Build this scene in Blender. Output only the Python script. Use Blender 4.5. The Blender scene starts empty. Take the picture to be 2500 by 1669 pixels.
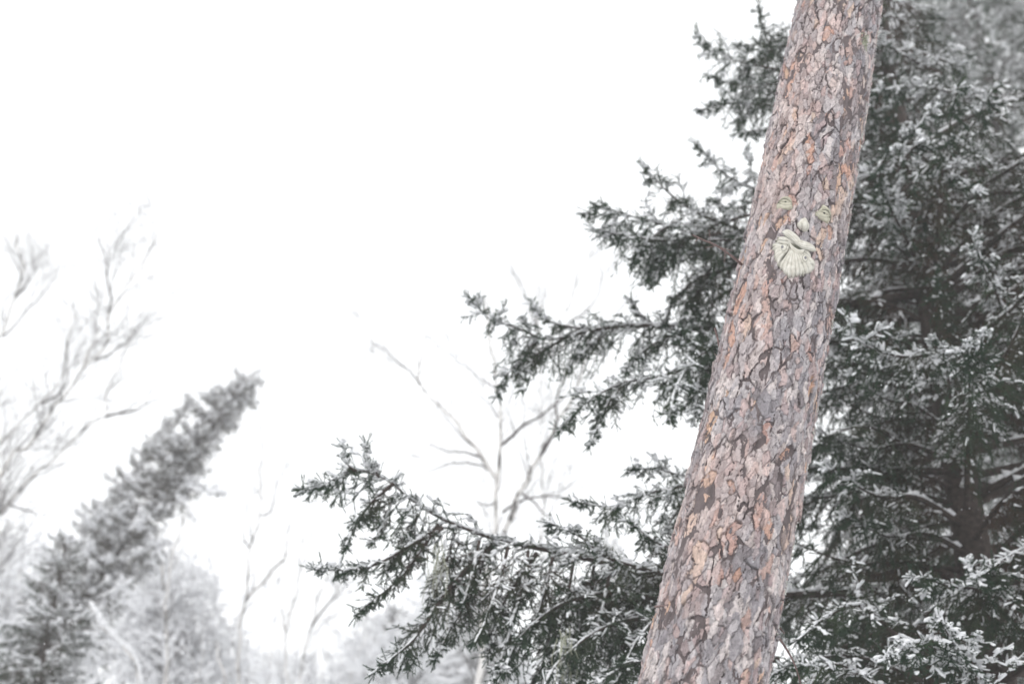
import bpy, math
import numpy as np

# ------------------------------------------------------------------ camera, sky, sun, exposure
S = bpy.context.scene
COL = S.collection
PITCH = math.radians(30.0)
CAM = np.array([0.0, 0.0, 1.6])
LENS = 50.0
cam_d = bpy.data.cameras.new("camera")
cam_d.lens = LENS
cam_d.sensor_width = 36.0
cam_d.clip_start = 0.05
cam_d.clip_end = 3000.0
cam_d.dof.use_dof = True
cam_d.dof.focus_distance = 5.35
cam_d.dof.aperture_fstop = 2.0
cam = bpy.data.objects.new("camera", cam_d)
COL.objects.link(cam)
cam.location = CAM
cam.rotation_euler = (math.pi / 2 + PITCH, 0, 0)
S.camera = cam

SUN_EL, SUN_AZ = math.radians(38), math.radians(-145)
W = bpy.data.worlds.new("World")
S.world = W
W.use_nodes = True
nt = W.node_tree
for n in list(nt.nodes):
    nt.nodes.remove(n)
wo = nt.nodes.new("ShaderNodeOutputWorld")
bg = nt.nodes.new("ShaderNodeBackground")
sky = nt.nodes.new("ShaderNodeTexSky")
sky.sky_type = 'NISHITA'
sky.sun_disc = False
sky.sun_elevation = SUN_EL
sky.sun_rotation = SUN_AZ
sky.dust_density = 4.0
hs = nt.nodes.new("ShaderNodeHueSaturation")
hs.inputs["Saturation"].default_value = 0.10
mixw = nt.nodes.new("ShaderNodeMix")
mixw.data_type = 'RGBA'
mixw.inputs[0].default_value = 0.93          # thick even snow cloud over the clear sky
mixw.inputs[7].default_value = (13.4, 13.6, 13.8, 1)
nt.links.new(sky.outputs[0], hs.inputs["Color"])
nt.links.new(hs.outputs[0], mixw.inputs[6])
nt.links.new(mixw.outputs[2], bg.inputs[0])
bg.inputs[1].default_value = 0.1
nt.links.new(bg.outputs[0], wo.inputs[0])

sun_d = bpy.data.lights.new("sun", 'SUN')
sun_d.energy = 0.85
sun_d.angle = math.radians(50)
sun_d.color = (1.0, 0.97, 0.94)
sun = bpy.data.objects.new("sun", sun_d)
COL.objects.link(sun)
sun.rotation_euler = (math.pi / 2 - SUN_EL, 0, math.radians(-35))

S.view_settings.view_transform = 'Standard'
S.view_settings.look = 'None'
S.view_settings.exposure = 0.0
S.view_settings.gamma = 1.0
S.view_settings.use_curve_mapping = False
S.cycles.max_bounces = 6
S.cycles.diffuse_bounces = 4
S.cycles.glossy_bounces = 2
S.cycles.transmission_bounces = 2
S.cycles.volume_bounces = 2
S.cycles.use_denoising = True
S.render.film_transparent = False

# ------------------------------------------------------------------ helpers
FPX = LENS / 36.0 * 2500.0
cp, sp = math.cos(PITCH), math.sin(PITCH)
Z = np.array([0.0, 0.0, 1.0])


def ray(px, py):
    xr = (px - 1250.0) / FPX
    yr = (834.5 - py) / FPX
    return np.array([xr, cp - sp * yr, sp + cp * yr])


def at(px, py, depth):                    # world point on the sight line at a depth along the view axis
    return CAM + ray(px, py) * depth


def atF(px, py, F):                       # world point on the sight line at a ground distance F
    r = ray(px, py)
    return CAM + r * (F / r[1])


def proj(P):
    d = np.asarray(P, float) - CAM
    dep = d[..., 1] * cp + d[..., 2] * sp
    yc = -d[..., 1] * sp + d[..., 2] * cp
    dep = np.where(dep > 0.05, dep, 0.05)
    return 1250 + d[..., 0] / dep * FPX, 834.5 - yc / dep * FPX


def norm(v):
    return v / np.maximum(np.linalg.norm(v, axis=-1, keepdims=True), 1e-9)


def mesh_np(name, V, quads=None, tris=None, smooth=False, attrs=None, uv=None):
    V = np.ascontiguousarray(V, np.float32)
    me = bpy.data.meshes.new(name)
    nq = 0 if quads is None else len(quads)
    ntr = 0 if tris is None else len(tris)
    me.vertices.add(len(V))
    me.vertices.foreach_set("co", V.ravel())
    parts = []
    if nq:
        parts.append(np.asarray(quads, np.int32).ravel())
    if ntr:
        parts.append(np.asarray(tris, np.int32).ravel())
    loops = np.concatenate(parts)
    me.loops.add(len(loops))
    me.loops.foreach_set("vertex_index", loops)
    me.polygons.add(nq + ntr)
    starts = np.concatenate([np.arange(nq) * 4, nq * 4 + np.arange(ntr) * 3]).astype(np.int32)
    me.polygons.foreach_set("loop_start", starts)
    me.polygons.foreach_set("use_smooth", np.full(nq + ntr, smooth, dtype=bool))
    me.update(calc_edges=True)
    if uv is not None:
        l = me.uv_layers.new(name="uv")
        l.data.foreach_set("uv", np.ascontiguousarray(uv[loops], np.float32).ravel())
    for k, a in (attrs or {}).items():
        a = np.ascontiguousarray(a, np.float32)
        if a.ndim == 1:
            at_ = me.attributes.new(k, 'FLOAT', 'POINT')
            at_.data.foreach_set("value", a)
        else:
            at_ = me.attributes.new(k, 'FLOAT_COLOR', 'POINT')
            at_.data.foreach_set("color", np.concatenate([a, np.ones((len(a), 1), np.float32)], 1).ravel())
    return me


def link(name, me, mat, parent=None, kind=None, label=None):
    o = bpy.data.objects.new(name, me)
    COL.objects.link(o)
    if mat is not None and len(me.materials) == 0:
        me.materials.append(mat)
    if parent is not None:
        o.parent = parent
    if kind:
        o["kind"] = kind
    if label:
        o["label"] = label
    return o


def thing(name, loc, label, cat, group=None):
    o = bpy.data.objects.new(name, None)
    COL.objects.link(o)
    o.empty_display_size = 0.2
    o.location = loc
    o["label"] = label
    o["category"] = cat
    if group:
        o["group"] = group
    return o


def catmull(pts, ds):
    pts = np.asarray(pts, float)
    ext = np.vstack([2 * pts[0] - pts[1], pts, 2 * pts[-1] - pts[-2]])
    out = []
    for i in range(1, len(ext) - 2):
        p0, p1, p2, p3 = ext[i - 1:i + 3]
        t = np.linspace(0, 1, 12, endpoint=False)[:, None]
        out.append(0.5 * (2 * p1 + (p2 - p0) * t + (2 * p0 - 5 * p1 + 4 * p2 - p3) * t ** 2 + (3 * p1 - p0 - 3 * p2 + p3) * t ** 3))
    out = np.vstack(out + [pts[-1:]])
    d = np.concatenate([[0], np.cumsum(np.linalg.norm(np.diff(out, axis=0), axis=1))])
    n = max(4, int(d[-1] / ds) + 1)
    s = np.linspace(0, d[-1], n)
    return np.stack([np.interp(s, d, out[:, k]) for k in range(3)], 1), d[-1]


def tubes(P, R, sides=5):                 # P (M,K,3), R (M,K)
    M, K, _ = P.shape
    T = np.empty_like(P)
    T[:, 1:-1] = P[:, 2:] - P[:, :-2]
    T[:, 0] = P[:, 1] - P[:, 0]
    T[:, -1] = P[:, -1] - P[:, -2]
    T = norm(T)
    ref = np.zeros((M, 1, 3))
    mt = norm(T.mean(1, keepdims=True))
    ref[:] = [0.13, 0.97, 0.21]
    bad = np.abs((ref * mt).sum(-1)) > 0.85
    ref[bad] = [0.95, 0.1, 0.3]
    A = norm(np.cross(T, np.broadcast_to(ref, T.shape)))
    B = np.cross(T, A)
    an = np.arange(sides) / sides * 2 * np.pi
    V = P[:, :, None] + R[:, :, None, None] * (np.cos(an)[:, None] * A[:, :, None] + np.sin(an)[:, None] * B[:, :, None])
    idx = np.arange(M * K * sides).reshape(M, K, sides)
    nx = np.roll(idx, -1, axis=2)
    q = np.stack([idx[:, :-1], nx[:, :-1], nx[:, 1:], idx[:, 1:]], -1).reshape(-1, 4)
    return V.reshape(-1, 3), q


def tubes_many(lst, sides=5, K=None):     # lst of (pts, radii) of the same or different length
    Vs, Qs, o = [], [], 0
    for p, r in lst:
        v, q = tubes(np.asarray(p, float)[None], np.asarray(r, float)[None], sides)
        Vs.append(v)
        Qs.append(q + o)
        o += len(v)
    return np.vstack(Vs), np.vstack(Qs)


class VN:                                 # lattice value noise, periodic in u
    def __init__(s, nu, nv, seed):
        s.g = np.random.default_rng(seed).random((nv + 2, nu))
        s.nu, s.nv = nu, nv

    def __call__(s, u, v):                # u,v in 0..1
        x = (u % 1.0) * s.nu
        y = np.clip(v, 0, 0.9999) * s.nv
        xi = np.floor(x).astype(int)
        yi = np.floor(y).astype(int)
        fx, fy = x - xi, y - yi
        fx = fx * fx * (3 - 2 * fx)
        fy = fy * fy * (3 - 2 * fy)
        x0, x1 = xi % s.nu, (xi + 1) % s.nu
        g = s.g
        return (g[yi, x0] * (1 - fx) + g[yi, x1] * fx) * (1 - fy) + (g[yi + 1, x0] * (1 - fx) + g[yi + 1, x1] * fx) * fy


# ------------------------------------------------------------------ materials
def new_mat(name):
    m = bpy.data.materials.new(name)
    m.use_nodes = True
    t = m.node_tree
    b = t.nodes["Principled BSDF"]
    b.inputs["Specular IOR Level"].default_value = 0.2
    b.inputs["Roughness"].default_value = 0.85
    return m, t, b


def noise_node(t, scale, detail=4, vec=None, rough=0.6):
    n = t.nodes.new("ShaderNodeTexNoise")
    n.inputs["Scale"].default_value = scale
    n.inputs["Detail"].default_value = detail
    n.inputs["Roughness"].default_value = rough
    if vec is not None:
        t.links.new(vec, n.inputs["Vector"])
    return n


def ramp(t, fac, stops):
    r = t.nodes.new("ShaderNodeValToRGB")
    e = r.color_ramp.elements
    while len(e) > 1:
        e.remove(e[-1])
    e[0].position = stops[0][0]
    e[0].color = (*stops[0][1], 1)
    for p, c in stops[1:]:
        k = e.new(p)
        k.color = (*c, 1)
    t.links.new(fac, r.inputs[0])
    return r


def bump(t, b, h, strength, dist):
    n = t.nodes.new("ShaderNodeBump")
    n.inputs["Strength"].default_value = strength
    n.inputs["Distance"].default_value = dist
    t.links.new(h, n.inputs["Height"])
    t.links.new(n.outputs[0], b.inputs["Normal"])


def coords(t):
    return t.nodes.new("ShaderNodeTexCoord").outputs["Object"]


def simple_mat(name, stops, scale, detail=4, bump_s=0.3, bump_d=0.004, rough=0.85, stretch=None):
    m, t, b = new_mat(name)
    v = coords(t)
    if stretch:
        mp = t.nodes.new("ShaderNodeMapping")
        mp.inputs["Scale"].default_value = stretch
        t.links.new(v, mp.inputs[0])
        v = mp.outputs[0]
    n = noise_node(t, scale, detail, v)
    r = ramp(t, n.outputs[0], stops)
    t.links.new(r.outputs[0], b.inputs["Base Color"])
    b.inputs["Roughness"].default_value = rough
    if bump_s:
        bump(t, b, n.outputs[0], bump_s, bump_d)
    return m


# pine bark: colour of each flake comes with the geometry, fibres and speckle from noise
M_BARK, t, b = new_mat("pine_bark")
tint = t.nodes.new("ShaderNodeAttribute")
tint.attribute_name = "tint"
uvn = t.nodes.new("ShaderNodeUVMap")
uvn.uv_map = "uv"
mp = t.nodes.new("ShaderNodeMapping")
mp.inputs["Scale"].default_value = (1.0, 0.35, 1.0)
t.links.new(uvn.outputs[0], mp.inputs[0])
n1 = noise_node(t, 160, 6, mp.outputs[0], 0.7)
n2 = noise_node(t, 620, 3, uvn.outputs[0], 0.6)
r1 = ramp(t, n1.outputs[0], [(0.25, (0.54, 0.52, 0.53)), (0.46, (1.04, 1.03, 1.03)), (0.75, (1.36, 1.34, 1.34))])
mx = t.nodes.new("ShaderNodeMix")
mx.data_type = 'RGBA'
mx.blend_type = 'MULTIPLY'
mx.inputs[0].default_value = 0.9
t.links.new(tint.outputs["Color"], mx.inputs[6])
t.links.new(r1.outputs[0], mx.inputs[7])
t.links.new(mx.outputs[2], b.inputs["Base Color"])
ad = t.nodes.new("ShaderNodeMath")
ad.operation = 'ADD'
t.links.new(n1.outputs[0], ad.inputs[0])
t.links.new(n2.outputs[0], ad.inputs[1])
bump(t, b, ad.outputs[0], 0.8, 0.005)

M_PINEWOOD = simple_mat("pine_twig_bark", [(0.3, (0.10, 0.07, 0.065)), (0.7, (0.24, 0.17, 0.16))], 60, 4, 0.4, 0.003)
M_SPRUCEWOOD = simple_mat("spruce_bark", [(0.3, (0.030, 0.023, 0.02)), (0.7, (0.085, 0.066, 0.058))], 30, 5, 0.5, 0.01)
M_BIRCH = simple_mat("birch_bark", [(0.30, (0.06, 0.05, 0.05)), (0.42, (0.10, 0.09, 0.085)), (0.47, (0.62, 0.60, 0.58)), (0.8, (0.76, 0.74, 0.72))], 7, 6, 0.2, 0.004, stretch=(1, 1, 0.7))
M_BIRCHTWIG = simple_mat("birch_twig_bark", [(0.3, (0.045, 0.035, 0.035)), (0.7, (0.12, 0.10, 0.10))], 9, 4, 0, 0)
M_LICHEN = simple_mat("lichen", [(0.3, (0.24, 0.25, 0.17)), (0.7, (0.5, 0.51, 0.42))], 50, 4, 0.3, 0.003)
M_PALELICHEN = simple_mat("pale_bark_lichen", [(0.3, (0.42, 0.42, 0.38)), (0.7, (0.72, 0.72, 0.68))], 80, 4, 0.3, 0.003)

M_SNOW, t, b = new_mat("snow")
n = noise_node(t, 90, 4, coords(t))
r = ramp(t, n.outputs[0], [(0.3, (0.80, 0.81, 0.83)), (0.7, (0.90, 0.90, 0.91))])
t.links.new(r.outputs[0], b.inputs["Base Color"])
bump(t, b, n.outputs[0], 0.5, 0.004)
b.inputs["Roughness"].default_value = 0.7

M_NEEDLE, t, b = new_mat("spruce_needles")
br = t.nodes.new("ShaderNodeAttribute")
br.attribute_name = "brown"
n = noise_node(t, 5, 3, coords(t))
r = ramp(t, n.outputs[0], [(0.3, (0.019, 0.040, 0.025)), (0.55, (0.031, 0.059, 0.034)), (0.75, (0.060, 0.090, 0.040))])
mx = t.nodes.new("ShaderNodeMix")
mx.data_type = 'RGBA'
t.links.new(br.outputs["Fac"], mx.inputs[0])
t.links.new(r.outputs[0], mx.inputs[6])
mx.inputs[7].default_value = (0.082, 0.051, 0.036, 1)
t.links.new(mx.outputs[2], b.inputs["Base Color"])
b.inputs["Roughness"].default_value = 0.6

M_NEEDLE_HAZED = M_NEEDLE.copy()                      # haze put into the colour: paler needles for the far spruces
M_NEEDLE_HAZED.name = "hazed_spruce_needles"
for nd_ in M_NEEDLE_HAZED.node_tree.nodes:
    if nd_.type == 'VALTORGB':
        for e_, c_ in zip(nd_.color_ramp.elements, ((0.085, 0.088, 0.078), (0.14, 0.14, 0.122), (0.23, 0.225, 0.20))):
            e_.color = (*c_, 1)
    if nd_.type == 'MIX':
        nd_.inputs[7].default_value = (0.15, 0.118, 0.10, 1)
M_STONE, t, b = new_mat("cast_stone")
v = coords(t)
n = noise_node(t, 45, 6, v)
n_f = noise_node(t, 260, 3, v)
r = ramp(t, n.outputs[0], [(0.28, (0.45, 0.425, 0.36)), (0.5, (0.60, 0.575, 0.51)), (0.72, (0.71, 0.69, 0.63))])
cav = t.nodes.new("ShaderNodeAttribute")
cav.attribute_name = "recess_shade"  # shade painted into the recesses, folds and undersides of the stone
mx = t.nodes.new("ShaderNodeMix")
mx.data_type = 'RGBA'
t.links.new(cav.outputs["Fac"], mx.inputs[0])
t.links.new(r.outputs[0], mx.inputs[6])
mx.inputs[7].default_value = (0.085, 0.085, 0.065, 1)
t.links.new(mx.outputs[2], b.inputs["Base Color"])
bump(t, b, n_f.outputs[0], 0.35, 0.0015)
M_STONE_EYE = M_STONE.copy()                     # the eyes are weathered more olive than the beard
M_STONE_EYE.name = "olive_cast_stone"
for nd_ in M_STONE_EYE.node_tree.nodes:
    if nd_.type == 'VALTORGB':
        for e_, c_ in zip(nd_.color_ramp.elements, ((0.37, 0.35, 0.27), (0.51, 0.487, 0.39), (0.63, 0.605, 0.51))):
            e_.color = (*c_, 1)
M_SCREW = simple_mat("dull_steel", [(0.3, (0.12, 0.12, 0.13)), (0.7, (0.3, 0.3, 0.31))], 300, 3, 0.2, 0.001, 0.5)
M_PUPIL = simple_mat("dark_recess", [(0.3, (0.03, 0.03, 0.028)), (0.7, (0.07, 0.07, 0.06))], 200, 3, 0.2, 0.001)

# ------------------------------------------------------------------ ground
gx = np.concatenate([np.linspace(-420, -40, 14)[:-1], np.linspace(-40, 40, 60), np.linspace(40, 420, 14)[1:]])
GX, GY = np.meshgrid(gx, gx + 15)
gz = 0.12 * np.sin(GX * 0.31 + 1) * np.cos(GY * 0.27) + 0.06 * np.sin(GX * 0.9 + GY * 0.7)
n_ = len(gx)
gi = np.arange(n_ * n_).reshape(n_, n_)
gq = np.stack([gi[:-1, :-1], gi[:-1, 1:], gi[1:, 1:], gi[1:, :-1]], -1).reshape(-1, 4)
link("snowy_ground", mesh_np("snowy_ground", np.stack([GX, GY, gz], -1).reshape(-1, 3), gq, smooth=True), M_SNOW, kind="structure")

# ------------------------------------------------------------------ leaning pine
D_BOT, D_TOP = 4.72, 6.37
R_BOT, R_TOP = 0.202, 0.179
A0, A1 = at(1716, 1669, D_BOT), at(2051, 0, D_TOP)
AX = norm(A1 - A0)
LEN_V = np.linalg.norm(A1 - A0)                 # stretch of trunk seen in the photo
S0 = -(A0[2] - 0.0) / AX[2] - 0.1               # axis parameter at the ground
STOP = LEN_V + 6.5
toC = CAM - (A0 + A1) / 2
E1 = norm(toC - (toC @ AX) * AX)                # faces the camera
E2 = np.cross(AX, E1)
if E2[0] < 0:
    E2 = -E2


def axis_pt(s):
    s = np.asarray(s, float)
    tt = np.clip(s / LEN_V, -0.15, 1.15)
    bow = 0.013 * np.sin(np.pi * tt)
    return A0 + s[..., None] * AX + bow[..., None] * E2


def trunk_r(s):
    return np.interp(s, [S0, S0 + 0.5, 0, LEN_V, STOP], [0.30, 0.235, R_BOT, R_TOP, 0.07])


def trunk_pt(th, s, r):
    return axis_pt(s) + (np.cos(th) * r)[..., None] * E1 + (np.sin(th) * r)[..., None] * E2


PINE_BASE = axis_pt(np.array(S0 + 0.1))
pine = thing("pine_tree", PINE_BASE, "leaning pine trunk with flaky grey and orange bark that carries the stone face", "tree")

S_LO, S_HI = -0.30, LEN_V + 0.30
NU, NV = 400, 1140
th = np.linspace(-np.pi, np.pi, NU, endpoint=False)
sv = np.linspace(S_LO, S_HI, NV)
U = (th + np.pi) / (2 * np.pi)
UU, VV = np.meshgrid(U, (sv - S_LO) / (S_HI - S_LO))
TH, SS = np.meshgrid(th, sv)
RR = trunk_r(SS)
ARC = UU * 2 * np.pi * 0.19                     # unrolled metres
LNG = SS - S_LO
CIRC = 2 * np.pi * 0.19
HGT = S_HI - S_LO


def fbm(nu, nv, seed, octs=3):
    o, a, tot = 0, 1.0, 0
    for k in range(octs):
        o = o + a * VN(nu * 2 ** k, nv * 2 ** k, seed + k)(UU, VV)
        tot += a
        a *= 0.5
    return o / tot


def voro(wx, wy, seed, warp, wseed, jit=0.95):
    rg = np.random.default_rng(seed)
    nx = max(3, int(round(CIRC / wx)))
    ny = int(round(HGT / wy)) + 4
    dx, dy = CIRC / nx, HGT / (ny - 4)
    jx = rg.random((ny, nx)) * jit
    jy = rg.random((ny, nx)) * jit + 0.5 * (np.arange(nx) % 2)[None]
    size = rg.random((ny, nx)) * 0.55           # additive weight: uneven plate sizes
    a = ARC + warp * (fbm(22, 60, wseed, 4) - 0.5) * 2
    l = LNG + warp * 1.3 * (fbm(16, 46, wseed + 20, 4) - 0.5) * 2 + 2 * dy
    ci = np.floor(a / dx).astype(int)
    cj = np.floor(l / dy).astype(int)
    F1 = np.full(a.shape, 1e9)
    F2 = np.full(a.shape, 1e9)
    ID = np.zeros(a.shape, int)
    for oy in (-2, -1, 0, 1, 2):
        for ox in (-2, -1, 0, 1, 2):
            ii, jj = ci + ox, np.clip(cj + oy, 0, ny - 1)
            im = ii % nx
            d = np.hypot((a - (ii + jx[jj, im]) * dx) / dx, (l - (jj + jy[jj, im]) * dy) / dy) - size[jj, im]
            nid = jj * nx + im
            closer = d < F1
            F2 = np.where(closer, F1, np.minimum(F2, d))
            ID = np.where(closer, nid, ID)
            F1 = np.where(closer, d, F1)
    return ID, (F2 - F1) * 0.5 * min(dx, dy) * 1.2, nx * ny


ID1, ED1, N1 = voro(0.034, 0.125, 11, 0.022, 100)      # bark plates
ID2, ED2, N2 = voro(0.017, 0.056, 12, 0.018, 200)      # flakes on the plates
ID3, ED3, N3 = voro(0.010, 0.018, 13, 0.012, 300)      # small scales
rg = np.random.default_rng(5)
h1 = rg.random(N1)
peel = rg.random(N1) < 0.14                            # plates whose outer layers fell off: fresh orange bark
H = np.where(peel[ID1], 0.001 + 0.002 * h1[ID1], 0.003 + 0.0075 * h1[ID1])
lay2 = rg.random(N2)
lay3 = rg.random(N3)
cont = fbm(60, 120, 410, 3)                            # contour-like layers of thin flakes
layer = np.floor((cont + 0.25 * lay2[ID2]) * 9)
H = H + 0.0050 * (lay2[ID2] - 0.5) + 0.0022 * (lay3[ID3] - 0.5) + 0.0011 * (layer - 5)
tx, ty = rg.normal(0, 1, N1), rg.normal(-0.5, 1, N1)
cnt = np.bincount(ID1.ravel(), minlength=N1).clip(1)
cl = np.bincount(ID1.ravel(), LNG.ravel(), N1) / cnt
ca_s = np.bincount(ID1.ravel(), np.sin(TH).ravel(), N1) / cnt
ca_c = np.bincount(ID1.ravel(), np.cos(TH).ravel(), N1) / cnt
cth = np.arctan2(ca_s, ca_c)
dth = np.angle(np.exp(1j * (TH - cth[ID1]))) * 0.19
H = H + np.clip(0.06 * tx[ID1] * dth + 0.05 * ty[ID1] * (LNG - cl[ID1]), -0.003, 0.005)
rough = fbm(100, 300, 400, 2)
H = H + 0.0020 * (rough - 0.5)
H = H - 0.0022 * np.clip(1 - ED1 / 0.003, 0, 1) ** 2
H = np.maximum(H, 0.0004)
BASE = 0.006 * (fbm(6, 14, 500, 2) - 0.5)

# colours (albedo): grey outer flakes, pinkish inner layers, orange where fresh
grey = np.array([[0.26, 0.255, 0.275], [0.33, 0.325, 0.345], [0.42, 0.41, 0.425], [0.19, 0.175, 0.185], [0.54, 0.51, 0.505]])
warm = np.array([[0.47, 0.295, 0.225], [0.44, 0.29, 0.25], [0.50, 0.35, 0.25], [0.46, 0.335, 0.295], [0.52, 0.42, 0.35]])
pink = np.array([[0.44, 0.35, 0.34], [0.50, 0.41, 0.395], [0.37, 0.30, 0.305]])
c1 = np.where(peel[:, None], warm[rg.integers(0, 5, N1)], grey[rg.integers(0, 5, N1)])
c2 = grey[rg.integers(0, 5, N2)]
k2 = rg.random(N2)
c2 = np.where((k2 < 0.05)[:, None], warm[rg.integers(0, 5, N2)], c2)
c2 = np.where(((k2 >= 0.05) & (k2 < 0.30))[:, None], pink[rg.integers(0, 3, N2)], c2)
mm = np.where(rg.random(N2) < 0.65, 0.8, 0.3)[ID2][..., None]
C = c1[ID1] * (1 - mm) + c2[ID2] * mm
lay_n = VN(70, 200, 420)(UU, VV)
fresh = (peel[ID1] & (lay2[ID2] < 0.72) & (lay_n < 0.72))[..., None]
C = np.where(fresh, 0.85 * c1[ID1] + 0.15 * c2[ID2], C)
C = C * (1 + 0.40 * (lay3[ID3] - 0.5))[..., None]
odd = ((layer % 2) == 1)[..., None]
C = np.where(odd & ~fresh, C * 0.88 + 0.03, C)
pinkzone = np.clip((fbm(5, 12, 600, 3) - 0.42) * 3, 0, 1)[..., None]
C = C * (1 - 0.34 * pinkzone) + 0.34 * pinkzone * np.array([0.54, 0.415, 0.375])
fib = VN(260, 120, 430)(UU, VV)
C = C * (0.86 + 0.28 * fib)[..., None]
seam = np.maximum(np.clip(1 - ED2 / 0.0012, 0, 1) * (lay_n > 0.45), np.clip(1 - ED1 / 0.0018, 0, 1) * (fbm(26, 44, 700, 3) > 0.42))
edge3 = np.clip(1 - ED3 / 0.0010, 0, 1) * (fib > 0.5)
C = C * (1 - 0.66 * seam - 0.3 * edge3 * (1 - seam))[..., None]
C = np.clip(C * np.array([1.19, 1.14, 1.12]), 0.03, 0.8)

crack = fbm(26, 44, 700, 3)
gapw = 0.0030 * np.clip((crack - 0.565) * 4.0, 0, 1)
keep = ED1 > gapw
# thin grooves along the remaining borders and inside the plates
H = H - 0.0030 * np.clip(1 - ED1 / 0.0022, 0, 1) * (crack > 0.40) - 0.0022 * np.clip(1 - ED2 / 0.0012, 0, 1) * (lay_n > 0.5)
RAD = RR + BASE
VP_ = trunk_pt(TH, SS, RAD + H) - PINE_BASE
VB_ = trunk_pt(TH, SS, RAD - 0.004) - PINE_BASE
UVB = np.stack([ARC, LNG], -1)

# core under the plates: whole trunk from ground to top
sc_ = np.concatenate([np.linspace(S0, S_LO, 14)[:-1], sv[::3], np.linspace(sv[::3][-1], STOP, 40)[1:]])
thc = th[::4]
TC, SC = np.meshgrid(thc, sc_)
inside = (SC >= S_LO) & (SC <= S_HI)
rgc = np.random.default_rng(8)
VNc1, VNc2 = VN(40, 60, 31), VN(80, 400, 32)
uu, vv = (TC + np.pi) / (2 * np.pi), (SC - S0) / (STOP - S0)
dcore = 0.006 * (VNc1(uu, vv) - 0.5) + 0.010 * (VNc2(uu, vv) - 0.5) * (~inside)
rcore = trunk_r(SC) + np.where(inside, 0.0005 + 0.25 * dcore, 0.002 + dcore)
Vc = trunk_pt(TC, SC, rcore) - PINE_BASE
nr, nc = TC.shape
ic = np.arange(nr * nc).reshape(nr, nc)
qc = np.stack([ic[:-1], np.roll(ic, -1, 1)[:-1], np.roll(ic, -1, 1)[1:], ic[1:]], -1).reshape(-1, 4)
ccol = np.where(inside[..., None], np.array([0.145, 0.120, 0.120]), np.array([0.30, 0.25, 0.245])) * (0.7 + 0.6 * VNc2(uu, vv))[..., None]
link("trunk", mesh_np("trunk", Vc.reshape(-1, 3), qc, attrs={"tint": ccol.reshape(-1, 3)},
                      uv=np.stack([uu * CIRC, SC], -1).reshape(-1, 2)), M_BARK, pine)

# plates: quads of the grid whose four corners belong to one plate
i00 = np.arange(NU * NV).reshape(NV, NU)
q00, q01 = i00[:-1], np.roll(i00, -1, 1)[:-1]
q10, q11 = i00[1:], np.roll(i00, -1, 1)[1:]
IDf, Kf = ID1.ravel(), keep.ravel()
Q = np.stack([q00, q01, q11, q10], -1).reshape(-1, 4)
Q = Q[Kf[Q].all(1)]
qid = IDf[Q[:, 0]]
order = np.argsort(qid, kind="stable")
Q, qid = Q[order], qid[order]
ge = np.concatenate([Q[:, [0, 1]], Q[:, [1, 2]], Q[:, [2, 3]], Q[:, [3, 0]]])
gk, gc = np.unique(np.minimum(ge[:, 0], ge[:, 1]).astype(np.int64) * (NU * NV) + np.maximum(ge[:, 0], ge[:, 1]), return_counts=True)
FREE = gk[gc == 1]                                     # rims that border a crack
VPf, VBf, CF, UVF = VP_.reshape(-1, 3), VB_.reshape(-1, 3), C.reshape(-1, 3), UVB.reshape(-1, 2)


def plate_geo(q):
    """top faces plus a skirt down to the wood along the free rim"""
    e = np.concatenate([q[:, [0, 1]], q[:, [1, 2]], q[:, [2, 3]], q[:, [3, 0]]])
    key = np.minimum(e[:, 0], e[:, 1]).astype(np.int64) * (NU * NV) + np.maximum(e[:, 0], e[:, 1])
    be = e[np.isin(key, FREE)]
    vt, qi = np.unique(q, return_inverse=True)
    qi = qi.reshape(q.shape)
    vb, bi = np.unique(be, return_inverse=True)
    bi = bi.reshape(be.shape)
    ti = np.searchsorted(vt, be)
    n = len(vt)
    V = np.vstack([VPf[vt], VBf[vb]])
    skirt = np.stack([ti[:, 1], ti[:, 0], n + bi[:, 0], n + bi[:, 1]], -1)
    col = np.vstack([CF[vt], CF[vb] * 0 + np.array([0.15, 0.125, 0.125])])
    return V, np.vstack([qi, skirt]), col, np.vstack([UVF[vt], UVF[vb]])


ids, first, counts = np.unique(qid, return_index=True, return_counts=True)
facing = np.cos(cth[ids]) > -0.05
in_view = (cl[ids] + S_LO > -0.06) & (cl[ids] + S_LO < LEN_V + 0.06)
score = counts * np.clip(np.cos(cth[ids]) + 0.1, 0.05, 1) * facing * in_view
rank = np.argsort(-score)
chosen = [k for k in rank[:300] if score[k] > 0]
chosen_set = set(int(k) for k in chosen)
for k in chosen:
    q = Q[first[k]:first[k] + counts[k]]
    V, qq, col, uvv = plate_geo(q)
    link("bark_plate", mesh_np("bark_plate", V, qq, attrs={"tint": col}, uv=uvv), M_BARK, pine)
mask = np.ones(len(ids), bool)
mask[list(chosen_set)] = False
mask &= np.cos(cth[ids]) > -0.3                        # the far side keeps the plain trunk surface
rest = np.repeat(mask, counts)
V, qq, col, uvv = plate_geo(Q[rest])
link("bark_flakes", mesh_np("bark_flakes", V, qq, attrs={"tint": col}, uv=uvv), M_BARK, pine, kind="stuff")


def pix_trunk(px, py):
    """(theta, s) of the trunk surface seen at a photo pixel"""
    thg, sg = np.meshgrid(np.linspace(-1.5, 1.5, 301), np.linspace(-0.2, LEN_V + 0.2, 700))
    if not hasattr(pix_trunk, "t"):
        pix_trunk.t = (thg, sg) + proj(trunk_pt(thg, sg, trunk_r(sg)))
    thg, sg, X, Y = pix_trunk.t
    k = np.argmin((X - px) ** 2 + (Y - py) ** 2)
    return thg.ravel()[k], sg.ravel()[k]


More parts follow.
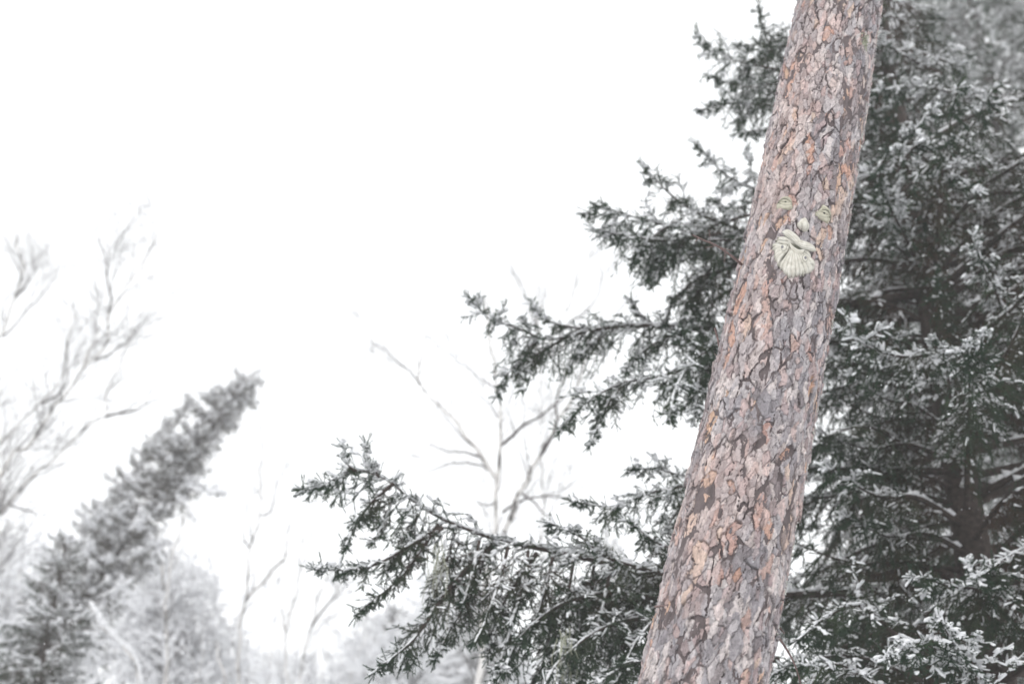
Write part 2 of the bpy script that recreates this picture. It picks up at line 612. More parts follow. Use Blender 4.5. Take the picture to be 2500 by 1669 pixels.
# curled slivers of bark standing off the silhouette and surface
rg = np.random.default_rng(21)
Vs, Qs, Cs, o = [], [], [], 0
for k in range(420):
    a = rg.uniform(-1.75, 1.75) if k > 170 else rg.choice([-1, 1]) * rg.uniform(1.15, 1.75)
    s = rg.uniform(-0.1, LEN_V + 0.1)
    L, w = rg.uniform(0.010, 0.032), rg.uniform(0.003, 0.008)
    lift = rg.uniform(0.006, 0.018)
    up = rg.choice([-1, 1])
    tt = np.linspace(0, 1, 4)
    cen = trunk_pt(np.full(4, a) + rg.normal(0, 0.02) * tt * 2, s + up * L * tt, trunk_r(s) + 0.004 + lift * tt ** 1.6)
    wd = w * np.array([1, 1.1, 0.8, 0.25])
    side = trunk_pt(np.array(a + 0.1), np.array(s), 1.0) - trunk_pt(np.array(a), np.array(s), 1.0)
    side = norm(side)
    nrm = norm(trunk_pt(np.array(a), np.array(s), 1.0) - axis_pt(np.array(s)))
    th_ = 0.0012
    ring = np.stack([cen - side * wd[:, None] / 2, cen + side * wd[:, None] / 2,
                     cen + side * wd[:, None] / 2 - nrm * th_, cen - side * wd[:, None] / 2 - nrm * th_], 1)
    idx = o + np.arange(16).reshape(4, 4)
    nx = np.roll(idx, -1, 1)
    Qs.append(np.stack([idx[:-1], nx[:-1], nx[1:], idx[1:]], -1).reshape(-1, 4))
    Qs.append(idx[-1][None])
    Vs.append(ring.reshape(-1, 3))
    c = (grey if rg.random() < 0.6 else pink)[rg.integers(0, 3)] * rg.uniform(0.5, 1.2)
    Cs.append(np.tile(c, (16, 1)))
    o += 16
Vs = np.vstack(Vs) - PINE_BASE
link("bark_slivers", mesh_np("bark_slivers", Vs, np.vstack(Qs), attrs={"tint": np.vstack(Cs)}, uv=Vs[:, :2] * 3), M_BARK, pine, kind="stuff")


def lumps(centres, radii, rg, flat=None):
    """small irregular six-sided lumps"""
    base = np.array([[1, 0, 0], [-1, 0, 0], [0, 1, 0], [0, -1, 0], [0, 0, 1], [0, 0, -1]], float)
    f = np.array([[0, 2, 4], [2, 1, 4], [1, 3, 4], [3, 0, 4], [2, 0, 5], [1, 2, 5], [3, 1, 5], [0, 3, 5]])
    n = len(centres)
    R = norm(rg.normal(size=(n, 3, 3)))
    v = np.einsum('pk,nkj->npj', base, R) * (radii[:, None, None]) * rg.uniform(0.6, 1.3, (n, 6, 1))
    v = v + centres[:, None]
    return v.reshape(-1, 3), (f[None] + 6 * np.arange(n)[:, None, None]).reshape(-1, 3)


# pale lichen along the shaded edge of the trunk
n = 330
s = rg.uniform(0.2, LEN_V + 0.1, n)
s = s + 0.05 * np.sin(s * 40)
a = rg.normal(1.5, 0.10, n)
cen = trunk_pt(a, s, trunk_r(s) + 0.008)
V, tr = lumps(cen - PINE_BASE, rg.uniform(0.002, 0.0065, n), rg)
link("edge_lichen", mesh_np("edge_lichen", V, None, tr), M_PALELICHEN, pine, kind="stuff", label="pale lichen along the right edge of the trunk")
a0, s0 = pix_trunk(2107, 105)
n = 150
cen = trunk_pt(a0 + rg.normal(0, 0.05, n), s0 + rg.normal(0, 0.022, n), np.full(n, trunk_r(s0) + 0.010) + rg.uniform(0, 0.006, n))
V, tr = lumps(cen - PINE_BASE, rg.uniform(0.002, 0.005, n), rg)
link("lichen_tuft", mesh_np("lichen_tuft", V, None, tr), M_LICHEN, pine, kind="stuff", label="green lichen tuft high on the trunk")

# bare stubs growing from the pine
tw = []
p_root = trunk_pt(np.array(-1.35), np.array(pix_trunk(1815, 640)[1]), np.array(0.18))
main = np.array([p_root, at(1790, 628, 5.45), at(1750, 600, 5.35), at(1715, 585, 5.25), at(1690, 573, 5.2)])
pts, _ = catmull(main, 0.012)
tw.append((pts, np.linspace(0.0055, 0.0028, len(pts))))
for (x0, y0, d0), (x1, y1, d1) in [((1733, 592, 5.3), (1731, 560, 5.28)), ((1745, 600, 5.33), (1722, 604, 5.3)), ((1770, 615, 5.4), (1768, 640, 5.4)), ((1757, 603, 5.36), (1790, 612, 5.3)), ((1705, 580, 5.22), (1696, 590, 5.2))]:
    pts, _ = catmull(np.array([at(x0, y0, d0), at((x0 + x1) / 2 + 1, (y0 + y1) / 2 + 1, (d0 + d1) / 2), at(x1, y1, d1)]), 0.01)
    tw.append((pts, np.linspace(0.002, 0.001, len(pts))))
V, q = tubes_many(tw, 6)
tw_o = link("dead_twig", mesh_np("dead_twig", V - PINE_BASE, q, smooth=True), M_PINEWOOD, pine, label="bare pinkish twig sticking out left of the trunk")
tw = []
for chain in ([(1895, 1548, 4.95), (1915, 1575, 4.98), (1935, 1610, 5.0), (1950, 1650, 5.02), (1960, 1700, 5.04)],
              [(1888, 1520, 4.93), (1902, 1530, 4.9), (1915, 1545, 4.88)],
              [(1600, 1480, 4.8), (1616, 1478, 4.7), (1632, 1475, 4.62)],
              [(1745, 800, 5.5), (1752, 825, 5.5), (1757, 850, 5.45), (1775, 870, 5.42)]):
    pts, _ = catmull(np.array([at(*c) for c in chain]), 0.012)
    tw.append((pts, np.linspace(0.0045, 0.002, len(pts))))
V, q = tubes_many(tw, 6)
link("stub_twigs", mesh_np("stub_twigs", V - PINE_BASE, q, smooth=True), M_PINEWOOD, pine, kind="stuff")

# knot scar under the stone beard
a0, s0 = pix_trunk(1903, 690)
ang = np.arange(20) / 20 * 2 * np.pi
rings = []
for rr_, hh in ((1.15, 0.006), (1.0, 0.0105), (0.8, 0.0105), (0.45, 0.0095), (0.05, 0.009)):
    wob = 1 + 0.08 * np.sin(3 * ang + 1)
    rings.append(trunk_pt(a0 + 0.0115 * rr_ * wob * np.cos(ang) / 0.19, s0 + 0.0125 * rr_ * wob * np.sin(ang), np.full(20, trunk_r(s0) + hh)))
Vk = np.concatenate(rings) - PINE_BASE
idx = np.arange(100).reshape(5, 20)
nx = np.roll(idx, -1, 1)
qk = np.stack([idx[:-1], nx[:-1], nx[1:], idx[1:]], -1).reshape(-1, 4)
link("knot", mesh_np("knot", Vk, qk, attrs={"tint": np.tile([0.24, 0.15, 0.13], (100, 1))}, uv=Vk[:, :2]), M_BARK, pine, label="round brown knot scar under the stone beard")

# ------------------------------------------------------------------ stone face ornaments on the pine
FX0, FY0, FSC = 1840, 420, 300 / 1568.0         # close-up coordinates used for the outlines below


def zpix(a, b):
    return FX0 + a * FSC, FY0 + b * FSC


class Frame:
    """local millimetre frame bent round the trunk at a photo point"""

    def __init__(f, a, b, href=0.012):
        f.c = np.array([a, b], float)
        px, py = zpix(a, b)
        f.th, f.s = pix_trunk(px, py)
        h = 4.0
        T = []
        for da, db in ((h, 0), (0, h)):
            t1, s1 = pix_trunk(*zpix(a + da * 12, b + db * 12))
            T.append([(t1 - f.th) / (h * 12), (s1 - f.s) / (h * 12)])
        f.J = np.array(T)                        # rows: d(theta,s)/da, d(theta,s)/db
        f.r = float(trunk_r(f.s))
        f.o = trunk_pt(np.array(f.th), np.array(f.s), np.array(f.r))
        nrm_ = math.cos(f.th) * E1 + math.sin(f.th) * E2
        v_ = norm(f.o - CAM)
        f.ds = -(href + 0.007) * (v_ @ AX) / -(v_ @ nrm_)      # seen from below a raised piece shows higher up: seat it lower
        f.scale = FSC * np.linalg.norm(f.o - CAM) / FPX * 0.97

    def __call__(f, ab, h):                      # ab (N,2) in close-up pixels, h (N,) metres above bark
        d = (np.asarray(ab, float) - f.c) @ f.J
        return trunk_pt(f.th + d[:, 0], f.s + f.ds + d[:, 1], f.r + 0.007 + np.asarray(h))


def densify(poly, n, smooth=2):
    p = np.asarray(poly, float)
    p = np.vstack([p, p[:1]])
    d = np.concatenate([[0], np.cumsum(np.linalg.norm(np.diff(p, axis=0), axis=1))])
    s = np.linspace(0, d[-1], n, endpoint=False)
    q = np.stack([np.interp(s, d, p[:, 0]), np.interp(s, d, p[:, 1])], 1)
    for _ in range(smooth):
        q = 0.5 * q + 0.25 * (np.roll(q, 1, 0) + np.roll(q, -1, 0))
    return q


def relief(fr, outline, centre, thick, prof, detail, n_out=140, rings=26, smooth=2):
    """domed relief inside a star-shaped outline; detail(a,b,f) -> (extra height in m, painted shade 0..1)"""
    o = densify(outline, n_out, smooth)
    c = np.asarray(centre, float)
    f = np.linspace(1.0, 0.0, rings)[:, None, None]
    pts = c + (o - c)[None] * f
    ff = np.broadcast_to(f[..., 0], pts.shape[:2])
    hgt = thick * prof(ff)
    dh, gr = detail(pts[..., 0], pts[..., 1], ff)
    hgt = hgt + dh * np.clip((1 - ff) * 6, 0, 1)
    back = fr(o, np.full(n_out, -0.006))
    V = np.vstack([back, fr(pts.reshape(-1, 2), hgt.ravel())])
    g = np.concatenate([np.full(n_out, 0.7), np.clip(gr, 0, 1).ravel()])
    idx = np.arange((rings + 1) * n_out).reshape(rings + 1, n_out)
    nx = np.roll(idx, -1, 1)
    q = np.stack([idx[:-1], nx[:-1], nx[1:], idx[1:]], -1).reshape(-1, 4)
    return V, q, g


def stone(name, V, q, g, parent, mat=None):
    loc = np.array(parent.location)
    return link(name, mesh_np(name, V - loc, q, smooth=True, attrs={"recess_shade": g}), mat or M_STONE, parent)


def gauss(a, b, ca, cb, wa, wb, rot=0.0):
    da, db = a - ca, b - cb
    x = da * math.cos(rot) + db * math.sin(rot)
    y = -da * math.sin(rot) + db * math.cos(rot)
    return np.exp(-(x / wa) ** 2 - (y / wb) ** 2)


dome = lambda f: np.sqrt(np.clip(1 - f ** 2.2, 0, 1))
plate = lambda f: np.clip((1 - f) * 5, 0, 1) ** 0.5


def ball(fr, a, b, r_px, h, n=14, m=8):
    an = np.arange(n) / n * 2 * np.pi
    ph = np.linspace(0, np.pi / 2, m)
    rr = np.cos(ph)[:, None]
    ab = np.stack([a + r_px * rr * np.cos(an), b + r_px * rr * np.sin(an)], -1)
    hh = np.broadcast_to(h + r_px * fr.scale * 0.7 * np.sin(ph)[:, None], ab.shape[:2])
    V = fr(ab.reshape(-1, 2), hh.ravel())
    idx = np.arange(n * m).reshape(m, n)
    nx = np.roll(idx, -1, 1)
    return V, np.stack([idx[:-1], nx[:-1], nx[1:], idx[1:]], -1).reshape(-1, 4)


def eye_ornament(outline, centre, pupil, rot, flip, label):
    fr = Frame(*centre, 0.012)
    root = thing("stone_eye", fr.o, label, "face ornament", "stone face pieces fixed to the pine")
    rc, rs = math.cos(rot), math.sin(rot)

    def det(a, b, f):
        da, db = a - pupil[0], b - pupil[1]
        x = (da * rc + db * rs) * flip
        y = -da * rs + db * rc
        lidu = y + 26 - 0.010 * x * x
        lidl = y - 24 + 0.006 * x * x
        brow = np.exp(-((y + 62 - 0.004 * x * x + 0.25 * x) / 20) ** 2)
        h = -0.0030 * np.exp(-((y) / 26) ** 2) * np.exp(-(x / 75) ** 2)
        h = h + 0.0024 * np.exp(-(x / 30) ** 2 - (y / 20) ** 2)
        h = h + 0.0028 * np.exp(-(lidu / 9) ** 2) + 0.0022 * np.exp(-(lidl / 9) ** 2)
        h = h + 0.0070 * brow
        fold = np.exp(-((y + 42 - 0.006 * x * x) / 6) ** 2) + 0.6 * np.exp(-((y - 44 + 0.006 * x * x) / 6) ** 2)
        corner = np.exp(-((x + 72) / 22) ** 2) * (0.5 + 0.5 * np.sin(y * 0.34)) * np.exp(-(y / 40) ** 2)
        h = h - 0.0022 * fold - 0.0018 * corner
        strand = np.sin((x * 0.3 + y) * 0.34) * (y < -45)
        h = h + 0.0007 * strand
        g = 0.6 * fold + 0.6 * corner + 0.5 * np.exp(-(y / 13) ** 2) * np.exp(-(x / 55) ** 2) + 0.9 * np.exp(-((lidu + 9) / 6) ** 2) * np.exp(-(x / 60) ** 2) + 0.35 * np.clip(f - 0.85, 0, 1) * 5 + 0.18 * (strand < -0.4)  # painted shade in the folds and under the lid
        return h, g

    outline = [(centre[0] + (x_ - centre[0]) * 1.1, centre[1] + (y_ - centre[1]) * 1.1) for x_, y_ in outline]
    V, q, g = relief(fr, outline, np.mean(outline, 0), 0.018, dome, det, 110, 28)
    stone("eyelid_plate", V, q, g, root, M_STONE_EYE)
    V, q = ball(fr, pupil[0], pupil[1], 14, 0.0150)
    link("pupil", mesh_np("pupil", V - fr.o, q, smooth=True), M_PUPIL, root)
    return root


eye_ornament([(440, 278), (470, 290), (492, 315), (496, 360), (494, 410), (490, 440), (440, 460), (380, 457), (330, 450), (312, 430), (325, 398), (350, 365), (370, 345), (378, 320), (398, 298)],
             (410, 380), (430, 386), 0.0, 1, "small stone eye with heavy brow, the upper left eye of the trunk's face")
eye_ornament([(880, 390), (905, 408), (925, 435), (942, 490), (948, 540), (942, 590), (926, 622), (885, 598), (845, 565), (815, 535), (800, 505), (806, 475), (830, 462), (852, 440), (866, 410)],
             (880, 510), (868, 516), 0.62, -1, "small stone eye turned edgeways, nearer the trunk's right edge beside the nose")

fr = Frame(640, 655, 0.016)
nose = thing("stone_nose", fr.o, "small rounded stone nose between the eyes and the beard on the pine", "face ornament", "stone face pieces fixed to the pine")


def nose_det(a, b, f):
    h = 0.010 * gauss(a, b, 640, 690, 55, 45, 0.4) + 0.006 * gauss(a, b, 640, 620, 40, 60, 0.2)
    n1 = gauss(a, b, 692, 712, 15, 12)
    n2 = gauss(a, b, 610, 712, 12, 9)
    w = gauss(a, b, 585, 670, 20, 25) + gauss(a, b, 690, 675, 20, 28)
    crease = gauss(a, b, 665, 690, 6, 26, 0.2) + gauss(a, b, 610, 680, 6, 26, -0.3)
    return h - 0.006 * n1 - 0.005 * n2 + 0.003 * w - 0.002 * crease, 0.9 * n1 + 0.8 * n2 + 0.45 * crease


NOSE = [(655, 572), (676, 584), (690, 612), (702, 645), (708, 685), (700, 712), (682, 730), (640, 726), (604, 704), (572, 675), (560, 645), (568, 612), (590, 590), (622, 577)]
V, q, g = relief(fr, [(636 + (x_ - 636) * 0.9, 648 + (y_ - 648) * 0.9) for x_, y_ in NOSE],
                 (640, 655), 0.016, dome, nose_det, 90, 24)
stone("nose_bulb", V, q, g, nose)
V, q = ball(fr, 692, 714, 9, 0.003)
link("nostril", mesh_np("nostril", V - fr.o, q, smooth=True), M_PUPIL, nose)

fr = Frame(510, 1050, 0.008)
beard = thing("stone_beard_mouth", fr.o, "large pale stone mouth with moustache and scalloped leafy beard below the nose", "face ornament", "stone face pieces fixed to the pine")
B_OUT = [(330, 868), (270, 868), (300, 892), (246, 905), (280, 928), (225, 950), (215, 975), (255, 985), (216, 1003), (255, 1018), (262, 1045), (258, 1075), (250, 1095), (285, 1105), (262, 1130), (300, 1145),
         (310, 1165), (298, 1190), (345, 1195), (352, 1225), (383, 1222), (400, 1258), (430, 1280), (445, 1262), (462, 1290), (492, 1292), (505, 1270), (522, 1292), (545, 1282), (552, 1258), (580, 1268),
         (598, 1240), (628, 1252), (640, 1222), (668, 1240), (688, 1205), (722, 1215), (738, 1180), (770, 1170), (790, 1150), (808, 1125), (800, 1105), (818, 1085), (806, 1062), (772, 1056), (748, 1030), (735, 990), (690, 960), (600, 930), (480, 890), (400, 862)]


def beard_det(a, b, f):
    ca, cb = 500, 960
    an = np.arctan2(b - cb, a - ca)
    rad = np.hypot(a - ca, b - cb)
    stria = np.sin(an * 30) * np.clip(rad / 220, 0, 1)
    fine = np.sin(an * 74 + 1.5) * np.clip(rad / 260, 0, 1)
    seam = np.exp(-((a - 480 + 0.62 * (b - 960)) / 16) ** 2) * (b > 985) * (b < 1215)
    seam = seam * np.exp(-((b - 1100) / 110) ** 2)
    left = np.exp(-((b - 960 - (a - 330) * 0.22) / 9) ** 2) * (a < 430) + np.exp(-((b - 925 - (a - 330) * 0.1) / 7) ** 2) * (a < 430)
    beak = gauss(a, b, 755, 1095, 60, 40, 0.2)
    gape = gauss(a, b, 770, 1112, 55, 6, -0.15)
    cheek = gauss(a, b, 640, 1110, 10, 60, 0.75)
    h = 0.0016 * stria + 0.0006 * fine - 0.0065 * seam - 0.0025 * left + 0.006 * beak - 0.003 * gape - 0.003 * cheek + 0.003 * gauss(a, b, 560, 1130, 110, 110)
    g = 0.85 * seam + 0.55 * left + 0.22 * (stria < -0.4) + 0.5 * gape + 0.4 * cheek + np.clip(f - 0.9, 0, 1) * 2.5 + 1.1 * gauss(a, b, 545, 985, 100, 38, 0.28) + 0.5 * gauss(a, b, 465, 985, 16, 28)  # mouth gap below the moustache darkened with painted shade
    return h, g


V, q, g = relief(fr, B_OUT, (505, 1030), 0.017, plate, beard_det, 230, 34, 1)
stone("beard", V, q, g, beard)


def roll(fr, path, widths, h0, n_around=22, twist=0.0, groove=0.0, ng=7, name="moustache", parent=None, hs=0.62):
    p = np.asarray(path, float)
    p3, L = catmull(np.column_stack([p, np.zeros(len(p))]), 6)
    p2 = p3[:, :2]
    n = len(p2)
    w = np.interp(np.linspace(0, 1, n), np.linspace(0, 1, len(widths)), widths)
    tg = norm(np.gradient(p2, axis=0))
    nm = np.stack([-tg[:, 1], tg[:, 0]], 1)
    an = np.arange(n_around) / n_around * 2 * np.pi
    u = np.linspace(0, 1, n)
    gr = np.sin(an[None] * ng + twist * u[:, None] * 2 * np.pi)
    w_ = w[:, None] * (1 + groove * gr)
    ab = p2[:, None] + nm[:, None] * (w_ * np.cos(an))[..., None]
    hh = h0 + w_ * np.sin(an) * fr.scale * hs
    V = fr(ab.reshape(-1, 2), hh.ravel())
    idx = np.arange(n * n_around).reshape(n, n_around)
    nx = np.roll(idx, -1, 1)
    q = np.stack([idx[:-1], nx[:-1], nx[1:], idx[1:]], -1).reshape(-1, 4)
    stone(name, V, q, (np.where(gr < -0.6, 0.25, 0.0) + 0.5 * np.clip(np.cos(an), 0, 1)[None] ** 2 * np.ones((n, 1)) * (name == 'moustache_wing')).ravel(), parent)  # grooves and lower side of the moustache get painted shade


fm = Frame(510, 1050, 0.022)
fm.o = fr.o
roll(fm, [(352, 815), (380, 818), (420, 828), (470, 852), (520, 880), (565, 915), (590, 935)], [4, 38, 46, 47, 45, 40, 24], 0.017, 60, 1.3, 0.035, 11, "moustache_wing", beard)
roll(fm, [(548, 905), (575, 915), (620, 925), (670, 926), (720, 926), (765, 930), (788, 934)], [22, 42, 46, 44, 40, 32, 4], 0.018, 60, -1.6, 0.035, 11, "moustache_wing", beard)
roll(fr, [(452, 955), (470, 985), (500, 1012), (540, 1030), (580, 1028), (610, 1012), (628, 990)], [6, 16, 22, 24, 23, 18, 6], 0.018, 20, 0, 0.0, 3, "lower_lip", beard)
for (a, b, nm) in ((378, 1000, "cheek_boss"), (655, 1068, "cheek_boss")):
    an = np.arange(40) / 40 * 2 * np.pi
    oc = np.stack([a + 56 * np.cos(an), b + 50 * np.sin(an)], 1)

    def bd(x, y, f, a=a, b=b):
        r_ = np.hypot(x - a, y - b)
        ringg = np.exp(-((r_ - 34) / 5) ** 2)
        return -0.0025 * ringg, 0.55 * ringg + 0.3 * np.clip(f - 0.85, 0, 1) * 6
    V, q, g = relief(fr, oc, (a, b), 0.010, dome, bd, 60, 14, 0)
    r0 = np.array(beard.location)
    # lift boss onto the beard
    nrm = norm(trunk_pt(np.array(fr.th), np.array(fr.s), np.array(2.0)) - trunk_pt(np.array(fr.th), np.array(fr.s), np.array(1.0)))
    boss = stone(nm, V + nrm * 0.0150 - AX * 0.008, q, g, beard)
    V, q = ball(fr, a - 8, b - 2, 15, 0.0248, 14, 6)
    V = V - AX * 0.008
    link("screw_head", mesh_np("screw_head", V - fr.o, q, smooth=True), M_SCREW, boss)

# ------------------------------------------------------------------ spruce foliage
TRI = {"n": 0}


def needle_geo(P, D, L, rad, brown, n_need, nw, rg):
    """needle-clad shoots: a tapered three-sided core of packed needles plus needles standing off it"""
    n = len(P)
    ref = np.where(np.abs(D[:, 2:3]) > 0.9, np.array([1.0, 0, 0]), Z)
    A = norm(np.cross(D, ref))
    B = np.cross(D, A)
    rad = rad[:, None]
    a0 = rg.random((n, 1)) * 6.28
    an = np.array([[0, 2.094, 4.189]]) + a0
    ringd = np.cos(an)[:, :, None] * A[:, None] + np.sin(an)[:, :, None] * B[:, None]
    rj = rg.uniform(0.7, 1.25, (n, 3, 1))
    v0 = P[:, None] + ringd * (rad * 0.30)[:, None] * rj
    v1 = P[:, None] + D[:, None] * (L * 0.92)[:, None, None] + ringd[:, [1, 2, 0]] * (rad * 0.28)[:, None] * rj
    tip = P + D * (L * 1.06)[:, None]
    V = np.concatenate([v0, v1, tip[:, None]], 1)          # 7 verts
    o = 7 * np.arange(n)[:, None]
    f = []
    for k in range(3):
        k2 = (k + 1) % 3
        f += [[k, k2, 3 + k2], [k, 3 + k2, 3 + k], [3 + k, 3 + k2, 6]]
    F = (np.array(f)[None] + o[:, None]).reshape(-1, 3)
    m = n_need
    tt = (np.arange(m) + rg.random((n, m))) / m
    ph = np.arange(m) * 2.399 + rg.random((n, 1)) * 6.28
    rd = np.cos(ph)[..., None] * A[:, None] + np.sin(ph)[..., None] * B[:, None]
    fwd = rg.uniform(0.4, 0.9, (n, m, 1)) + (tt > 0.85)[..., None] * 0.9
    nd = norm(rd + D[:, None] * fwd + Z * 0.12)
    base = P[:, None] + D[:, None] * (L[:, None] * tt)[..., None]
    ln = rad[:, :, None] * rg.uniform(0.85, 1.35, (n, m, 1))
    sd = norm(np.cross(nd, rd + 0.3 * rg.normal(size=(n, m, 3)))) * nw * 0.5
    tri = np.stack([base - sd, base + sd, base + nd * ln], 2)
    F2 = 7 * n + np.arange(n * m * 3).reshape(-1, 3)
    return (np.vstack([V.reshape(-1, 3), tri.reshape(-1, 3)]), np.vstack([F, F2]),
            np.concatenate([np.repeat(brown, 7), np.repeat(brown, 3 * m)]))


def snow_geo(P, D, L, w, h, off, rg, lite=False):
    """soft pads of snow lying along shoots"""
    n = len(P)
    up = norm(Z - D[:, 2:3] * D)
    sd = np.cross(D, up)
    if lite:
        st, wb = np.array([-0.05, 0.5, 1.05]), np.array([0.3, 1.0, 0.3])
        cs = np.array([[-1.0, 0.0], [0, 0.9], [1.0, 0.0], [0, -0.5]])
    else:
        st, wb = np.array([-0.06, 0.10, 0.86, 1.04]), np.array([0.45, 1.0, 0.95, 0.50])
        cs = np.array([[-1.0, 0.0], [-0.62, 0.75], [0.62, 0.75], [1.0, 0.0], [0, -0.4]])
    a_, c_ = len(st), len(cs)
    ws = wb[None] * rg.uniform(0.7, 1.3, (n, a_))
    cen = P[:, None] + D[:, None] * (st[None] * L[:, None])[..., None] + up[:, None] * off
    jit = rg.normal(0, 0.22, (n, a_, c_, 1))
    V = cen[:, :, None] + sd[:, None, None] * (cs[:, 0][None, None] * (ws * w[:, None])[..., None])[..., None] * (1 + jit) \
        + up[:, None, None] * (cs[:, 1][None, None] * (ws * h[:, None])[..., None])[..., None] * (1 + jit)
    idx = np.arange(n * a_ * c_).reshape(n, a_, c_)
    nx = np.roll(idx, -1, 2)
    q = np.stack([idx[:, :-1], nx[:, :-1], nx[:, 1:], idx[:, 1:]], -1).reshape(-1, 4)
    return V.reshape(-1, 3), q


def branch_geo(path, rg, r0=0.03, sec_len=0.35, hang=0.12, spacing=0.06, start=0.1, tl=0.06, rad=0.013,
               n_need=6, nw=0.005, snow=0.5, K=7, up_shoots=0.25, brown_in=0.5, snow_scale=1.0,
               taper=0.6, sag=0.5, curtain=0.2, side_keep=0.8, rise=0.0, drop_len=0.22):
    pts, L = catmull(path, max(0.04, tl * 0.6))
    n = len(pts)
    u = np.linspace(0, 1, n)
    wob = rg.normal(0, 1, (5, 3)) * 0.012 * min(1, L)
    for k in range(5):
        pts = pts + np.sin((k + 1) * 3.1 * u + k)[:, None] * wob[k] * u[:, None] / (k + 1)
    T = norm(np.gradient(pts, axis=0))
    rw = np.clip(r0 * (1 - u) ** 0.8, 0.0028, None)
    wood = tubes_many([(pts, rw)], 6)
    M = max(3, int(L * (1 - start) / spacing))
    us = np.clip(start + (1 - start) * (np.arange(M) + rg.random(M)) / M, 0, 0.995)
    ix = us * (n - 1)
    p0 = np.stack([np.interp(ix, np.arange(n), pts[:, k]) for k in range(3)], 1)
    t0 = norm(np.stack([np.interp(ix, np.arange(n), T[:, k]) for k in range(3)], 1))
    sgn = rg.choice([-1.0, 1.0], (M, 1)) + rg.normal(0, 0.35, (M, 1))
    side = norm(np.cross(t0, Z) + 1e-6) * sgn
    d = norm(t0 * rg.uniform(0.3, 0.9, (M, 1)) + side * rg.uniform(0.4, 1.0, (M, 1)) + Z * (rg.uniform(-0.55, 0.4, (M, 1)) + rise))
    cur = rg.random(M) < curtain
    d_first = d[:, 2].copy()
    d[cur] = norm(t0[cur] * 0.35 + side[cur] * rg.uniform(0, 0.5, (cur.sum(), 1)) - Z)
    on_top = rg.random(M) < np.clip(snow, 0, 1) * np.where(cur, 0.08, np.where(d_first > -0.22, 0.95, 0.35))
    top2 = np.repeat(on_top, K)
    ln = sec_len * np.clip((1 - us) * L / taper + 0.13, 0.1, 1) * rg.uniform(0.45, 1.2, M)
    pos = p0.copy()
    SP, SD = [pos.copy()], []
    for k in range(K):
        g = hang * (0.6 + 0.8 * k / K) * np.clip(ln / 0.3, 0.3, 1.3)
        lift = 0.10 * (k > K * 0.7)
        d = norm(d + Z * (-g + lift)[:, None] + rg.normal(0, 0.17, (M, 3)))
        SD.append(d.copy())
        pos = pos + d * (ln / K)[:, None]
        SP.append(pos.copy())
    SP, SD = np.stack(SP, 1), np.stack(SD, 1)
    st = (ln / K)[:, None] * np.ones((1, K))
    kk = np.arange(K)[None] * np.ones((M, 1))
    inner = (1 - us)[:, None] * np.ones((1, K))
    br1 = np.clip(brown_in * inner * (1 - kk / K) * 1.6, 0, 1).ravel()
    zr = np.repeat(p0[:, 2], K)
    rd1 = rad * np.where(rg.random(len(br1)) < br1 * 0.8, 0.35, 0.9)
    S_ = [top2]
    P_, D_, L_, R_, B_, Z_ = [SP[:, :-1].reshape(-1, 3)], [SD.reshape(-1, 3)], [(st * 1.15).ravel()], [rd1], [br1], [zr]
    for sg in (1, -1):
        sdv = norm(np.cross(SD, np.broadcast_to(Z, SD.shape)) + 1e-6) * sg
        dd = norm(SD * rg.uniform(0.4, 1.0, (M, K, 1)) + sdv * rg.uniform(0.3, 0.9, (M, K, 1)) + rg.normal(0, 0.25, (M, K, 3)) + Z * rg.uniform(-sag, 0.25, (M, K, 1)))
        ll = tl * (1.15 - 0.55 * kk / K) * rg.uniform(0.5, 1.3, (M, K)) * np.clip(ln / 0.16, 0.5, 1)[:, None]
        pp = SP[:, :-1] + SD * (st * rg.random((M, K)))[..., None]
        br = np.clip(brown_in * inner * (1 - kk / K) * 1.2, 0, 1)
        ok = (rg.random((M, K)) < side_keep)
        P_.append(pp[ok]); D_.append(dd[ok]); L_.append(ll[ok]); R_.append(np.full(ok.sum(), rad)); B_.append(br[ok])
        Z_.append((p0[:, 2][:, None] * np.ones((1, K)))[ok])
        S_.append(top2.reshape(M, K)[ok])
    j = np.where(u > max(start, 0.45))[0][:-1]
    P_.append(pts[j]); D_.append(T[j]); L_.append(np.full(len(j), L / n * 1.3)); R_.append(np.full(len(j), rad)); B_.append(np.clip((1 - u[j]) * brown_in, 0, 1)); Z_.append(pts[j][:, 2])
    nu_ = max(2, int(L * (1 - start) / tl * up_shoots * 3))
    ju = rg.integers(int(n * max(start, 0.12)), n, nu_)
    du = norm(T[ju] * rg.uniform(0.2, 1.0, (len(ju), 1)) + Z * rg.uniform(0.25, 0.9, (len(ju), 1)) + rg.normal(0, 0.4, (len(ju), 3)))
    P_.append(pts[ju]); D_.append(du); L_.append(tl * rg.uniform(0.6, 1.4, len(ju))); R_.append(np.full(len(ju), rad)); B_.append(np.zeros(len(ju))); Z_.append(pts[ju][:, 2])
    k = 6
    P_.append(np.repeat(pts[-1:], k, 0)); D_.append(norm(T[-1:] + rg.normal(0, 0.45, (k, 3)))); L_.append(tl * rg.uniform(0.7, 1.1, k)); R_.append(np.full(k, rad)); B_.append(np.zeros(k)); Z_.append(np.repeat(pts[-1:, 2], k))
    nrest = sum(len(x) for x in P_) - sum(len(x) for x in S_)
    S_.append(rg.random(nrest) < snow * 0.8)
    P, D, Ls, R, B, ZR = (np.concatenate(x) for x in (P_, D_, L_, R_, B_, Z_))
    need = needle_geo(P, D, Ls, R, B, n_need, nw, rg)
    drop = np.clip(ZR - P[:, 2], 0, 1)
    flat = np.clip(1 - D[:, 2] ** 2 * 1.3, 0, 1)
    ok = rg.random(len(P)) < np.where(np.concatenate(S_), 0.97 * np.clip(flat * 1.3, 0, 1) * np.exp(-drop / drop_len), 0.03)
